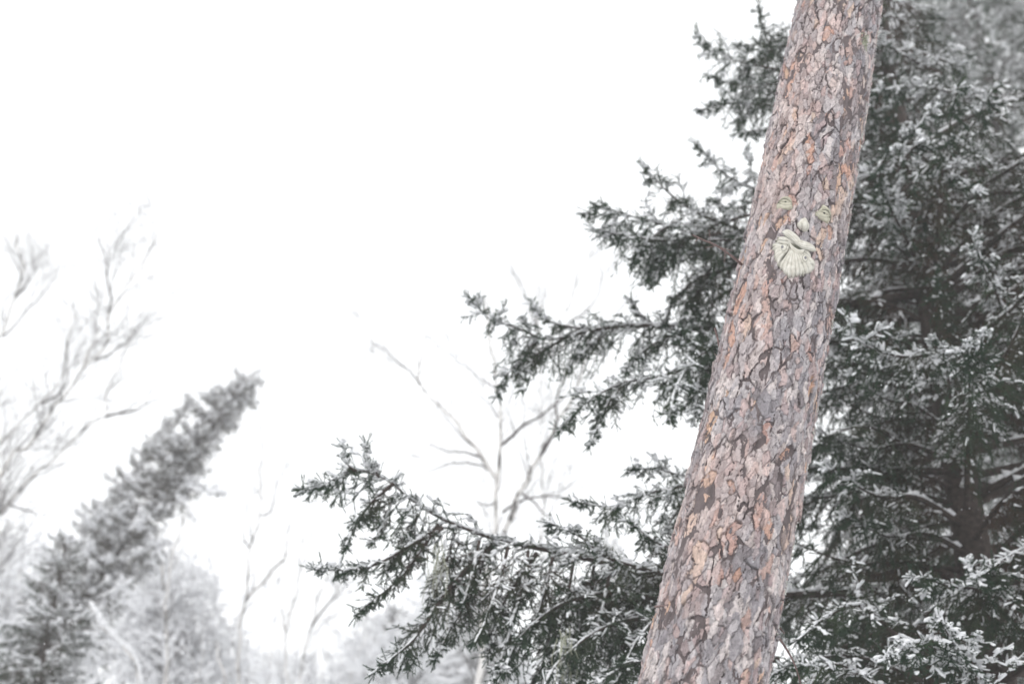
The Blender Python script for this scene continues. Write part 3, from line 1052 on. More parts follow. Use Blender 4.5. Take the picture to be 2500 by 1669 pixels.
    ww = R[ok] * rg.uniform(0.42, 0.72, ok.sum()) * snow_scale
    f0 = rg.uniform(0.0, 0.3, ok.sum())
    g1 = snow_geo(P[ok] + D[ok] * (Ls[ok] * f0)[:, None], norm(D[ok] + rg.normal(0, 0.16, (ok.sum(), 3))), Ls[ok] * (1 - f0) * rg.uniform(0.65, 1.05, ok.sum()), ww, ww * rg.uniform(0.8, 1.3, len(ww)), rad * 0.10, rg)
    j2 = np.where((u > 0.12) & (rg.random(n) < min(1, snow * 1.6)))[0][:-1]
    wm = np.clip(rw[j2] * 0.95, rad * 0.6, rad * 2.6) * rg.uniform(0.6, 1.4, len(j2)) * snow_scale
    g2 = snow_geo(pts[j2], T[j2], np.full(len(j2), L / n * 1.3), wm, wm * 0.9, 0.0, rg)
    # caps of snow bridging several shoots
    ic_ = np.where(on_top & (rg.random(M) < 0.9 * min(1, snow)))[0]
    kc_ = rg.integers(0, K, len(ic_))
    pc = SP[ic_, kc_] + rg.normal(0, rad * 0.8, (len(ic_), 3))
    wc = rad * rg.uniform(0.7, 1.5, len(ic_)) * snow_scale
    okc = np.abs(SD[ic_, kc_, 2]) < 0.75
    g3 = snow_geo(pc[okc], SD[ic_, kc_][okc], (tl * rg.uniform(0.35, 0.8, len(ic_)))[okc], wc[okc], wc[okc] * 0.75, rad * 0.5, rg)
    g1 = (np.vstack([g1[0], g3[0]]), np.vstack([g1[1], g3[1] + len(g1[0])]))
    sv_ = np.vstack([g1[0], g2[0] + Z * np.repeat(rw[j2], 20)[:, None] * 0.8])
    sq_ = np.vstack([g1[1], g2[1] + len(g1[0])])
    TRI["n"] += 2 * len(wood[1]) + len(need[1]) + 2 * len(sq_)
    return wood, need, (sv_, sq_)


def branch_meshes(path, rg, origin, hazed=False, **o):
    w, nd, sn = branch_geo(path, rg, **o)
    mw = mesh_np("branch", w[0] - origin, w[1], smooth=True)
    mw.materials.append(M_SPRUCEWOOD)
    mn = mesh_np("needles", nd[0] - origin, None, nd[1], attrs={"brown": nd[2]})
    mn.materials.append(M_NEEDLE_HAZED if hazed else M_NEEDLE)  # far spruces take the needle colour with haze painted in
    ms = mesh_np("snow", sn[0] - origin, sn[1], smooth=True)
    ms.materials.append(M_SNOW)
    return mw, mn, ms


def place_branch(tree, meshes, loc=(0, 0, 0), rot=(0, 0, 0), scale=1.0, label=None):
    mw, mn, ms = meshes
    o = link("branch", mw, None, tree, label=label)
    o.location, o.rotation_euler, o.scale = loc, rot, (scale,) * 3
    link("needles", mn, None, o, kind="stuff")
    link("snow", ms, None, o, kind="stuff")
    return o


def spruce_trunk(tree, pts, r0, r1):
    base = np.array(tree.location)
    p, L = catmull(pts, 0.15)
    v, q = tubes(p[None], np.linspace(r0, r1, len(p))[None], 12)
    return link("trunk", mesh_np("trunk", v - base, q, smooth=True), M_SPRUCEWOOD, tree)


# ---- big spruce behind the pine
TX, TF = 2.89, 8.38
big = thing("spruce_tree", (TX, TF, 0), "large dark snow-dusted spruce right behind the pine trunk, branches reaching far left", "tree")
spruce_trunk(big, [(TX, TF, -0.1), (TX, TF, 5), (TX, TF, 11.6)], 0.19, 0.02)

rg = np.random.default_rng(77)
# limbs that reach left of the pine: photo points from trunk to tip, ground distance at both ends, options
LIMBS = [
    ([(2290, 700), (1950, 760), (1750, 800), (1560, 795), (1450, 805), (1340, 828), (1260, 800), (1190, 775), (1148, 727)], 8.3, 7.7, dict(sec_len=0.27, hang=0.20, start=0.3, r0=0.035, snow=0.75)),
    ([(1385, 822), (1320, 860), (1262, 890), (1228, 930), (1214, 965)], 7.85, 7.75, dict(sec_len=0.16, hang=0.22, r0=0.010)),
    ([(1500, 802), (1440, 845), (1405, 875), (1392, 905)], 7.9, 7.8, dict(sec_len=0.12, hang=0.2, r0=0.008)),
    ([(1700, 800), (1610, 830), (1555, 870), (1535, 905)], 8.0, 7.8, dict(sec_len=0.16, hang=0.2, r0=0.01)),
    ([(1610, 800), (1570, 772), (1540, 738)], 8.0, 7.8, dict(sec_len=0.06, hang=0.0, r0=0.008)),
    ([(2280, 800), (1850, 840), (1720, 880), (1620, 912), (1530, 930), (1460, 960), (1400, 1010), (1368, 1050)], 8.2, 7.2, dict(sec_len=0.19, hang=0.2, start=0.3, snow=0.75)),
    ([(1530, 930), (1475, 995), (1450, 1055), (1442, 1090)], 7.4, 7.25, dict(sec_len=0.10, hang=0.2, r0=0.008)),
    ([(2270, 420), (1900, 560), (1750, 590), (1650, 560), (1560, 535), (1480, 512), (1428, 522)], 8.3, 7.5, dict(sec_len=0.30, hang=0.17, start=0.25, snow=0.7)),
    ([(1800, 560), (1690, 515), (1630, 475), (1595, 432), (1572, 400)], 8.0, 7.6, dict(sec_len=0.20, hang=0.12, r0=0.015, snow=0.6)),
    ([(1760, 600), (1660, 605), (1600, 635), (1572, 680)], 7.9, 7.6, dict(sec_len=0.20, hang=0.15, r0=0.012)),
    ([(1820, 640), (1710, 680), (1645, 735), (1622, 790)], 8.1, 7.9, dict(sec_len=0.20, hang=0.2, r0=0.012, brown_in=0.9, snow=0.25)),
    ([(1760, 570), (1620, 585), (1510, 568), (1455, 560)], 7.8, 7.4, dict(sec_len=0.24, hang=0.15, r0=0.012, snow=0.7)),
    ([(1850, 620), (1760, 640), (1700, 700), (1690, 780)], 8.2, 8.0, dict(sec_len=0.24, hang=0.2, r0=0.014, brown_in=0.9, snow=0.2)),
    ([(1850, 700), (1760, 720), (1720, 790), (1700, 850)], 8.1, 7.9, dict(sec_len=0.22, hang=0.2, r0=0.014, brown_in=0.8, snow=0.3)),
    ([(2240, 250), (1950, 440), (1850, 460), (1790, 440), (1740, 402), (1695, 352)], 8.3, 8.0, dict(sec_len=0.16, hang=0.12, start=0.35, r0=0.02)),
    ([(1880, 470), (1800, 510), (1745, 490)], 8.1, 7.9, dict(sec_len=0.18, hang=0.12, r0=0.01)),
    ([(1845, 450), (1832, 405), (1825, 365)], 8.1, 8.1, dict(sec_len=0.05, hang=0.0, r0=0.006)),
    ([(1960, 430), (1880, 520), (1800, 560), (1720, 620)], 8.2, 7.9, dict(sec_len=0.3, hang=0.16, r0=0.014)),
    ([(2180, 60), (1980, 185), (1900, 180), (1800, 155), (1742, 120), (1706, 76)], 8.35, 8.1, dict(sec_len=0.26, hang=0.14, start=0.3, r0=0.02, snow=0.35)),
    ([(2000, 130), (1905, 140), (1866, 80), (1853, 8)], 8.35, 8.2, dict(sec_len=0.16, hang=0.05, r0=0.014, snow=0.2)),
    ([(2000, 260), (1900, 262), (1800, 256), (1708, 268)], 8.2, 8.0, dict(sec_len=0.20, hang=0.14, r0=0.012, snow=0.3)),
    ([(2000, 330), (1880, 318), (1800, 326)], 8.2, 8.1, dict(sec_len=0.16, hang=0.14, r0=0.01, snow=0.3)),
    ([(1990, 120), (1920, 95), (1880, 110), (1795, 112)], 8.3, 8.2, dict(sec_len=0.18, hang=0.1, r0=0.01, snow=0.3)),
    ([(2010, 220), (1900, 205), (1830, 215), (1735, 190)], 8.2, 8.0, dict(sec_len=0.24, hang=0.12, r0=0.012, snow=0.3)),
    ([(2200, 880), (1850, 830), (1720, 860), (1660, 930), (1632, 1020)], 8.0, 7.0, dict(sec_len=0.24, hang=0.16, start=0.3, r0=0.02, snow=0.8)),
    ([(1830, 845), (1720, 900), (1700, 970), (1722, 1020)], 7.6, 7.1, dict(sec_len=0.24, hang=0.16, r0=0.014, snow=0.8)),
    ([(1760, 870), (1700, 840), (1655, 812)], 7.5, 7.0, dict(sec_len=0.14, hang=0.1, r0=0.01, snow=0.8)),
    ([(2300, 1120), (1800, 1150), (1700, 1180), (1600, 1200), (1500, 1238), (1400, 1226)], 8.2, 7.4, dict(sec_len=0.22, hang=0.18, start=0.35, r0=0.025, snow=0.6)),
    ([(1790, 1160), (1690, 1162), (1605, 1142), (1532, 1150)], 8.0, 7.7, dict(sec_len=0.2, hang=0.15, r0=0.012)),
    ([(1720, 1185), (1650, 1250), (1605, 1330)], 7.9, 7.7, dict(sec_len=0.24, hang=0.2, r0=0.012, brown_in=0.8)),
    ([(2330, 1400), (1900, 1450), (1650, 1410), (1550, 1392), (1400, 1355), (1300, 1335), (1200, 1312), (1080, 1265), (1000, 1215), (950, 1172), (870, 1145), (800, 1180), (748, 1196)], 8.2, 6.9, dict(sec_len=0.30, hang=0.24, start=0.3, r0=0.030, snow=0.95, snow_scale=1.25, taper=0.9)),
    ([(1080, 1288), (1000, 1332), (920, 1375), (850, 1390), (770, 1388)], 7.1, 6.8, dict(sec_len=0.16, hang=0.22, r0=0.014, snow=0.8)),
    ([(960, 1180), (905, 1230), (865, 1285), (845, 1335)], 7.0, 6.9, dict(sec_len=0.18, hang=0.2, r0=0.012, snow=0.7)),
    ([(1200, 1335), (1130, 1400), (1060, 1480), (985, 1580), (918, 1640)], 7.3, 6.9, dict(sec_len=0.20, hang=0.2, r0=0.02, brown_in=0.7, snow=0.4)),
    ([(1180, 1360), (1150, 1450), (1095, 1540), (1065, 1610)], 7.3, 7.1, dict(sec_len=0.18, hang=0.22, r0=0.014, brown_in=0.8, snow=0.4)),
    ([(1310, 1350), (1250, 1440), (1210, 1520), (1195, 1600)], 7.4, 7.2, dict(sec_len=0.17, hang=0.22, r0=0.014, brown_in=0.8, snow=0.4)),
    ([(870, 1150), (845, 1130), (838, 1092)], 6.95, 6.95, dict(sec_len=0.05, hang=0.0, r0=0.007, snow=0.8)),
    ([(925, 1165), (905, 1125), (893, 1085)], 6.98, 6.98, dict(sec_len=0.05, hang=0.0, r0=0.007, snow=0.8)),
    ([(1070, 1280), (985, 1400), (905, 1470), (872, 1500)], 7.1, 6.9, dict(sec_len=0.11, hang=0.25, r0=0.010, brown_in=0.9, snow=0.3)),
    ([(1650, 1410), (1500, 1365), (1420, 1308), (1342, 1278)], 7.3, 6.9, dict(sec_len=0.20, hang=0.18, r0=0.015, snow=0.9)),
    ([(1800, 1500), (1520, 1450), (1370, 1470), (1270, 1550), (1235, 1640)], 7.6, 7.0, dict(sec_len=0.26, hang=0.22, r0=0.02, brown_in=0.6)),
    ([(1850, 1560), (1600, 1510), (1460, 1535), (1365, 1610), (1325, 1690)], 7.5, 6.9, dict(sec_len=0.24, hang=0.22, r0=0.02, brown_in=0.6)),
    ([(1850, 1440), (1650, 1490), (1560, 1565), (1505, 1660)], 7.4, 6.9, dict(sec_len=0.28, hang=0.2, r0=0.018, snow=0.7)),
    ([(1900, 1610), (1660, 1590), (1510, 1630), (1410, 1710)], 7.3, 6.8, dict(sec_len=0.24, hang=0.2, r0=0.018, snow=0.8)),
    ([(1760, 1350), (1620, 1335), (1570, 1300), (1532, 1272)], 7.2, 6.8, dict(sec_len=0.16, hang=0.15, r0=0.012, snow=0.9)),
    ([(1760, 1400), (1600, 1400), (1500, 1450), (1450, 1530)], 7.6, 7.3, dict(sec_len=0.24, hang=0.22, r0=0.014, brown_in=0.7, snow=0.5)),
    ([(1500, 1400), (1420, 1430), (1350, 1500), (1320, 1560)], 7.6, 7.3, dict(sec_len=0.20, hang=0.24, r0=0.012, brown_in=0.8, snow=0.4)),
    ([(1800, 1270), (1700, 1290), (1640, 1340), (1600, 1420)], 7.9, 7.6, dict(sec_len=0.26, hang=0.22, r0=0.014, brown_in=0.8, snow=0.4)),
    # limbs right of the pine that carry the clearest snow
    ([(2230, 620), (2150, 450), (2165, 375), (2222, 325), (2282, 262)], 7.9, 6.9, dict(sec_len=0.16, hang=0.12, r0=0.014, snow=1.0, snow_scale=1.3, brown_in=0.1)),
    ([(2190, 420), (2240, 355), (2332, 348)], 7.3, 6.8, dict(sec_len=0.12, hang=0.1, r0=0.01, snow=1.0, snow_scale=1.3, brown_in=0.1)),
    ([(2200, 470), (2290, 400), (2335, 432), (2390, 470)], 7.6, 7.0, dict(sec_len=0.14, hang=0.12, r0=0.012, snow=1.0, snow_scale=1.3, brown_in=0.1)),
    ([(2460, 300), (2400, 245), (2310, 222), (2225, 210), (2130, 222)], 8.0, 7.6, dict(sec_len=0.24, hang=0.2, r0=0.014, snow=1.0, snow_scale=1.3)),
    ([(2300, 180), (2230, 150), (2160, 112), (2090, 95)], 8.3, 8.0, dict(sec_len=0.24, hang=0.2, r0=0.014, snow=1.0, snow_scale=1.2)),
    ([(2370, 1010), (2300, 880), (2190, 868), (2095, 832), (2062, 772)], 7.4, 6.7, dict(sec_len=0.26, hang=0.16, r0=0.016, snow=1.0, snow_scale=1.2)),
    ([(2320, 960), (2305, 870), (2280, 822)], 7.2, 6.8, dict(sec_len=0.18, hang=0.14, r0=0.012, snow=1.0, snow_scale=1.2)),
    ([(2460, 800), (2425, 690), (2395, 625), (2376, 578)], 7.5, 6.9, dict(sec_len=0.22, hang=0.18, r0=0.014, snow=0.9, snow_scale=1.2)),
    ([(2420, 1720), (2340, 1580), (2290, 1508)], 6.9, 6.3, dict(sec_len=0.22, hang=0.16, r0=0.014, snow=1.0, snow_scale=1.3, brown_in=0.1)),
    ([(2380, 1680), (2260, 1570), (2168, 1606)], 6.9, 6.3, dict(sec_len=0.2, hang=0.16, r0=0.014, snow=1.0, snow_scale=1.4, brown_in=0.1)),
    ([(2500, 1480), (2360, 1435), (2225, 1412)], 7.3, 6.8, dict(sec_len=0.24, hang=0.18, r0=0.014, snow=1.0, snow_scale=1.2)),
    ([(2560, 1330), (2470, 1350), (2380, 1410)], 7.2, 6.8, dict(sec_len=0.24, hang=0.18, r0=0.014, snow=1.0, snow_scale=1.2)),
    ([(2200, 1560), (2100, 1480), (2020, 1500), (1950, 1560)], 7.2, 6.7, dict(sec_len=0.24, hang=0.18, r0=0.014, snow=0.9, snow_scale=1.2)),
    ([(2200, 1720), (2080, 1630), (1965, 1620)], 7.0, 6.6, dict(sec_len=0.2, hang=0.16, r0=0.014, snow=1.0, snow_scale=1.2)),
]
LIMBS += [
    ([(2250, 1660), (2110, 1605), (1985, 1600), (1890, 1645)], 7.6, 7.0, dict(sec_len=0.28, hang=0.22, r0=0.012, brown_in=0.5, snow=0.6)),
    ([(2250, 1110), (2130, 1045), (2040, 1055), (1965, 1105)], 8.2, 7.6, dict(sec_len=0.28, hang=0.22, r0=0.012, brown_in=0.8, snow=0.4)),
    ([(1900, 600), (1770, 655), (1685, 735), (1650, 830)], 8.2, 7.9, dict(sec_len=0.26, hang=0.22, r0=0.012, brown_in=0.9, snow=0.3)),
    ([(1850, 520), (1725, 555), (1635, 605), (1592, 690)], 8.0, 7.6, dict(sec_len=0.24, hang=0.2, r0=0.012, brown_in=0.7)),
    ([(1900, 770), (1790, 790), (1710, 850)], 8.1, 7.8, dict(sec_len=0.24, hang=0.22, r0=0.012, brown_in=0.9, snow=0.4)),
    ([(1650, 540), (1580, 590), (1545, 650)], 7.7, 7.5, dict(sec_len=0.18, hang=0.2, r0=0.010)),
    ([(2000, 180), (1885, 225), (1800, 300)], 8.3, 8.1, dict(sec_len=0.22, hang=0.16, r0=0.012, snow=0.3)),
    ([(1960, 100), (1860, 135), (1785, 205)], 8.3, 8.1, dict(sec_len=0.22, hang=0.16, r0=0.012, snow=0.3)),
    ([(1480, 805), (1400, 800), (1330, 780), (1300, 745)], 7.9, 7.7, dict(sec_len=0.12, hang=0.12, r0=0.010, snow=0.9)),
    ([(1340, 820), (1290, 850), (1275, 900), (1270, 950)], 7.9, 7.7, dict(sec_len=0.13, hang=0.24, r0=0.010, brown_in=0.7)),
]
# drooping curtains of twigs under the lowest long limb
for x0, y0, dx, dy in ((1110, 1300, -70, 190), (1170, 1320, -40, 150), (1240, 1335, -80, 230), (1290, 1345, -40, 170), (1350, 1360, -70, 210), (1400, 1370, -60, 260),
                       (1450, 1380, -50, 190), (1490, 1390, -80, 280), (1540, 1400, -50, 200), (1580, 1405, -60, 260), (1440, 1480, -70, 190), (1350, 1500, -50, 170),
                       (1530, 1520, -70, 170), (1260, 1470, -60, 190), (1020, 1255, -60, 120), (960, 1210, -50, 110), (1600, 1310, -50, 150), (1660, 1330, -60, 170), (1640, 1480, -70, 170)):
    fF = np.interp(x0, [900, 1700], [6.95, 7.6]) + rg.uniform(-0.2, 0.25)
    LIMBS.append(([(x0, y0), (x0 + dx * 0.25, y0 + dy * 0.35), (x0 + dx * 0.6, y0 + dy * 0.7), (x0 + dx, y0 + dy)], fF, fF - 0.15,
                  dict(sec_len=0.19, hang=0.25, r0=0.010, brown_in=0.8, snow=0.55, spacing=0.022)))
LIMB_LABEL = {0: "long snowy branch reaching left at mid height", 30: "lowest and longest branch, arching with drooping twigs", 7: "bushy branch behind the stone face"}
for k, (pl, F0, F1, opt) in enumerate(LIMBS):
    m = len(pl)
    d = np.concatenate([[0], np.cumsum([math.dist(pl[i], pl[i + 1]) for i in range(m - 1)])])
    P = np.array([atF(x, y, F0 + (F1 - F0) * d[i] / d[-1]) for i, (x, y) in enumerate(pl)])
    if abs(pl[0][0] - 2250) < 90 and F0 >= 8.0 and k < 40:
        P[0] = [TX, TF, P[0][2]]
    o = dict(spacing=0.022, tl=0.068, n_need=9, nw=0.0040, snow=0.65, r0=0.02, rad=0.0118, snow_scale=1.0, curtain=0.35, hang=0.2, up_shoots=0.7)
    o.update(opt)
    o['sec_len'] *= 1.45
    o['start'] = min(o.get('start', 0.1), 0.12)
    place_branch(big, branch_meshes(P, rg, np.array(big.location), **o), label=LIMB_LABEL.get(k))
print("tris after limbs", TRI["n"])

# branches drawn from a stock of grown ones: (length, droop) each in a few variants, root at the origin, reaching along +x
def stock(rg, lengths, variants, droop, shaded=False, **opt):
    out = []
    for Lb in lengths:
        for v_ in range(variants):
            e1, e2 = droop[0] + rg.uniform(-0.08, 0.08), droop[1] + rg.uniform(-0.1, 0.1)
            sw = rg.uniform(-0.08, 0.08) * Lb
            path = np.array([[0, 0, 0], [0.35 * Lb, sw * 0.4, 0.35 * Lb * e1], [0.7 * Lb, sw, 0.35 * Lb * (e1 + e2)], [Lb, sw * 0.6, Lb * (0.35 * e1 + 0.5 * e2 + 0.05)]])
            o = dict(opt)
            if shaded and v_ % 2:                      # every other one hangs in the shelter of those above: little snow, more dead twigs
                o.update(snow=0.22, curtain=0.65, brown_in=1.5)
            out.append((Lb, branch_meshes(path, rg, np.zeros(3), r0=0.010 + 0.007 * Lb, **o)))
    return out


NEAR = dict(spacing=0.026, sec_len=0.36, n_need=12, nw=0.0036, tl=0.066, rad=0.012, snow=0.85, start=0.18, brown_in=1.0, up_shoots=0.2, snow_scale=1.15, curtain=0.4, drop_len=0.16)
STOCK_LOW = stock(rg, (1.3, 2.1, 3.0), 2, (-0.05, -0.38), shaded=True, hang=0.24, **NEAR)
STOCK_TOP = stock(rg, (0.9, 1.6), 2, (0.28, -0.02), shaded=True, hang=0.16, **NEAR)
print("tris after stock", TRI["n"])


def pick(rg, st, L):
    best = min(abs(a - L) for a, _ in st)
    c = [x for x in st if abs(x[0] - L) < best + 0.02]
    return c[rg.integers(len(c))]


for zr in np.arange(1.6, 10.9, 0.162):
    k0 = rg.uniform(0, 6.28)
    R = (11.5 - zr) * 0.56
    for j in range(6):
        az = k0 + j * 1.047 + rg.uniform(-0.3, 0.3)
        L = R * rg.uniform(0.62, 1.02)
        hd = np.array([math.cos(az), math.sin(az), 0])
        # left side is built limb by limb above: keep only the inner part of those
        if hd[0] < -0.30:
            L *= 0.45 if zr > 5.0 else 0.50
        if hd[1] < 0:                                        # boughs on the near side end well short of the pine
            L = min(L, (TF - 6.35) / -hd[1])
        root = np.array([TX, TF, zr + rg.uniform(-0.08, 0.08)])
        X, Y = proj(np.array([root + hd * L * f for f in (0.3, 0.6, 1.0)]))
        if not ((X > 1500) & (X < 2700) & (Y > -220) & (Y < 1900)).any():
            continue
        if X[2] > 2190 and Y[2] < min(300.0, (X[2] - 2200) * 0.9):      # thin crown side towards the upper right
            continue
        Lb, ms = pick(rg, STOCK_LOW if zr < 6.5 else STOCK_TOP, L)
        tilt = np.interp(zr, [2, 6.4, 6.6, 10], [0.0, 0.25, 0.0, 0.35]) + rg.uniform(-0.1, 0.1)
        place_branch(big, ms, root - np.array(big.location), (rg.uniform(-0.2, 0.2), -tilt, az), float(np.clip(L / Lb, 0.6, 1.35)))

# beard lichen hanging from the low limbs
st = []
for (px, py, F, n, spread, ln) in ((1070, 1340, 7.15, 16, 7, 0.42), (1378, 1560, 7.0, 14, 9, 0.3)):
    for _ in range(n):
        p = atF(px + rg.normal(0, spread), py + rg.normal(0, 20), F + rg.normal(0, 0.04))
        l = ln * rg.uniform(0.4, 1.1)
        tt = np.linspace(0, 1, 6)[:, None]
        q_ = p + Z * -l * tt + np.cumsum(rg.normal(0, 0.012, (6, 3)), 0)
        st.append((q_, np.linspace(0.0026, 0.001, 6)))
V, q = tubes_many(st, 4)
link("beard_lichen", mesh_np("beard_lichen", V - np.array(big.location), q, smooth=True), M_LICHEN, big, kind="stuff", label="pale green strands of lichen hanging from the branches")


def whole_spruce(name, axis, label, R_of, rg, n_tier, r0, st, start_s=0.3, group=None, per=6, tilt=0.0, bare_tip=False):
    """axis: points ground to top; branches of the stock droop from it"""
    axis = np.array(axis, float)
    tr = thing(name, axis[0], label, "tree", group)
    p, L = catmull(axis, 0.2)
    spruce_trunk(tr, axis, r0, 0.015)
    n = len(p)
    for s in np.linspace(start_s, 0.995, n_tier):
        i = s * (n - 1)
        k0 = rg.uniform(0, 6.28)
        for j in range(per):
            i_ = np.clip(i + rg.uniform(-1, 1), 0, n - 1)
            c = np.array([np.interp(i_, np.arange(n), p[:, k]) for k in range(3)])
            az = k0 + j * 6.283 / per + rg.uniform(-0.35, 0.35)
            Lw = max(0.10, R_of(s)) * rg.uniform(0.6, 1.12)
            hd = np.array([math.cos(az), math.sin(az), 0])
            X, Y = proj(np.array([c, c + hd * Lw * 0.5, c + hd * Lw]))
            if not ((X > -150) & (X < 2650) & (Y > -150) & (Y < 1850)).any():
                continue
            Lb, ms = pick(rg, STOCK_BARE if (bare_tip and s > rg.uniform(0.70, 0.86)) else st, Lw)
            place_branch(tr, ms, c - axis[0], (rg.uniform(-0.25, 0.25), -(tilt + 0.5 * s ** 3 + rg.uniform(-0.15, 0.15)), az), float(np.clip(Lw / Lb, 0.3, 1.4)))
    return tr


rg = np.random.default_rng(99)
MID = dict(spacing=0.042, sec_len=0.42, hang=0.18, n_need=5, nw=0.008, tl=0.09, rad=0.018, snow=0.5, K=6, start=0.2, up_shoots=0.1, brown_in=0.6, snow_scale=1.4, curtain=0.25)
STOCK_MID = stock(rg, (1.2, 2.2, 3.4), 1, (0.0, -0.32), **MID)
# snow-loaded branches for the spruces farther off
FAR = dict(hazed=True, spacing=0.075, sec_len=0.40, hang=0.14, n_need=5, nw=0.010, tl=0.095, rad=0.017, snow=1.15, K=5, start=0.05, up_shoots=0.05, brown_in=0.8, snow_scale=3.0, curtain=0.4, drop_len=0.15)
STOCK_FAR = stock(rg, (0.45, 0.9, 1.5, 2.4), 2, (0.10, -0.25), **FAR)
STOCK_CORNER = stock(rg, (0.9, 1.6, 2.4), 2, (0.0, -0.36), shaded=True, **dict(FAR, hazed=False, snow=0.95, snow_scale=3.6, spacing=0.05, hang=0.2))
STOCK_BARE = stock(rg, (0.45, 0.9), 2, (0.3, -0.1), **dict(FAR, snow=0.5, snow_scale=2.2, spacing=0.03, brown_in=1.2, tl=0.075, rad=0.012, nw=0.008))
print("tris after far stock", TRI["n"])
bx = atF(2480, 500, 19.0)
whole_spruce("spruce_tree", [(bx[0], 19.0, 0), (bx[0], 19.0, 8), (bx[0], 19.0, 25)], "tall grey misty spruce in the upper right corner behind the big dark spruce",
             lambda s: 5.0 * (1.03 - s) ** 0.7, rg, 51, 0.28, STOCK_MID, start_s=0.30, per=8)
bx = atF(2260, 800, 25.0)
whole_spruce("spruce_tree", [(bx[0], 25.0, 0), (bx[0], 25.0, 8), (bx[0], 25.0, 23)], "misty spruce filling the gap behind the big dark spruce, right of the pine",
             lambda s: 4.0 * (1.03 - s) ** 0.8, rg, 38, 0.24, STOCK_MID, start_s=0.28, per=7)
# leaning snow-laden spruce on the left
F = 21.0
ax_pts = [(-40, 1800), (60, 1660), (200, 1470), (330, 1290), (430, 1150), (520, 1045), (606, 928)]
W_ = [atF(x, y, F) for x, y in ax_pts]
g0 = W_[0] + (W_[0] - W_[2]) * 0.8
axis = [np.array([g0[0] - 1.0, F, 0.0]), np.array([g0[0] - 0.6, F, 2.2])] + [np.array([w[0], F, w[2]]) for w in W_]
whole_spruce("spruce_tree", axis, "pale leaning spruce heavy with snow at the left, its tip pointing up right", lambda s: (0.34 + 1.65 * (1.0 - s) ** 0.9) * (1 + 0.2 * math.sin(s * 61)), rg, 56, 0.12,
             STOCK_FAR, start_s=0.42, per=6, tilt=0.05, bare_tip=True)
wl = [o for o in bpy.data.objects if o.get('label', '').startswith('pale leaning spruce')][0]
for pl in ([(440, 1170), (470, 1195), (505, 1200), (545, 1207)], [(420, 1200), (450, 1230), (470, 1262)], [(330, 1300), (372, 1320), (400, 1372)]):
    Pb = np.array([atF(x, y, F - 0.2 * k) for k, (x, y) in enumerate(pl)])
    place_branch(wl, branch_meshes(Pb, rg, np.array(wl.location), r0=0.025, **dict(FAR, sec_len=0.22)), label=None)
F = 23.5
W_ = [atF(x, y, F) for x, y in [(120, 1500), (240, 1300), (350, 1130), (420, 1045), (470, 975)]]
axis = [np.array([W_[0][0] - 2.6, F, 0.0]), np.array([W_[0][0] - 1.7, F, 4.0])] + W_
whole_spruce("spruce_tree", axis, "slender second spruce tip just left of the pale leaning spruce", lambda s: 0.18 + 1.5 * (1.0 - s), rg, 56, 0.09, STOCK_FAR, start_s=0.45, per=5, tilt=0.2, bare_tip=True)
# darker snowy spruce at the bottom left corner
F = 17.0
W_ = [atF(x, y, F) for x, y in [(60, 1800), (100, 1640), (130, 1480), (160, 1330)]]
axis = [np.array([W_[0][0], F, 0.0]), np.array([W_[0][0], F, 2.5])] + W_
whole_spruce("spruce_tree", axis, "dark snow-laden spruce low in the left corner below the leaning spruce", lambda s: 0.2 + 2.9 * (1.0 - s), rg, 34, 0.16, STOCK_CORNER, start_s=0.45, per=6)
# far snowy conifers low behind the long branch
for (px, py, F, R, lab) in ((1170, 1440, 31, 2.6, "far snow-covered spruce low behind the longest branch, right of the gap"),
                            (960, 1500, 33, 2.4, "far snow-covered spruce low behind the hanging twigs of the longest branch"),
                            (1480, 1330, 33, 2.6, "far pale spruce glimpsed through the dark branches beside the pine")):
    tp = atF(px, py, F)
    whole_spruce("spruce_tree", [(tp[0], F, 0), (tp[0], F, tp[2] * 0.5), tp], lab, lambda s, R=R: 0.2 + R * (1.02 - s) ** 0.7, rg, 26, 0.16, STOCK_FAR, start_s=0.5, per=7, group="far spruces behind the longest branch")

# ------------------------------------------------------------------ bare birches and bushes
def grow(stems, rg, levels, dens, len_f, spread, upb, r_f=0.5, droop=0.0, min_r=0.002, jit=0.10):
    """stems: list of (pts, radii). returns list per level of arrays (M,K,3),(M,K)"""
    out = [stems]
    cur = stems
    for lv in range(levels):
        nxt = []
        for p, r in cur:
            L = np.linalg.norm(np.diff(p, axis=0), axis=1).sum()
            m = rg.poisson(dens[lv] * L )
            n = len(p)
            for _ in range(m):
                uu = rg.uniform(0.08, 0.98)
                i = uu * (n - 1)
                i0 = min(int(i), n - 2)
                c = p[i0] + (p[i0 + 1] - p[i0]) * (i - i0)
                t_ = norm(p[i0 + 1] - p[i0])
                rv = norm(rg.normal(size=3))
                d = norm(t_ * math.cos(spread[lv]) + norm(rv - (rv @ t_) * t_) * math.sin(spread[lv]) + Z * upb[lv])
                ll = len_f[lv] * rg.uniform(0.5, 1.2) * (1.1 - 0.55 * uu)
                K = 5 if lv == 0 else 4
                q = [c]
                for k in range(K - 1):
                    d = norm(d + rg.normal(0, jit, 3) + Z * (0.05 * (upb[lv] > 0) - droop * (lv == levels - 1)))
                    q.append(q[-1] + d * ll / (K - 1))
                rs = max(min_r, (r[i0]) * r_f)
                nxt.append((np.array(q), np.linspace(rs, max(min_r * 0.6, rs * 0.25), K)))
        out.append(nxt)
        cur = nxt
    return out


BR = 0.78


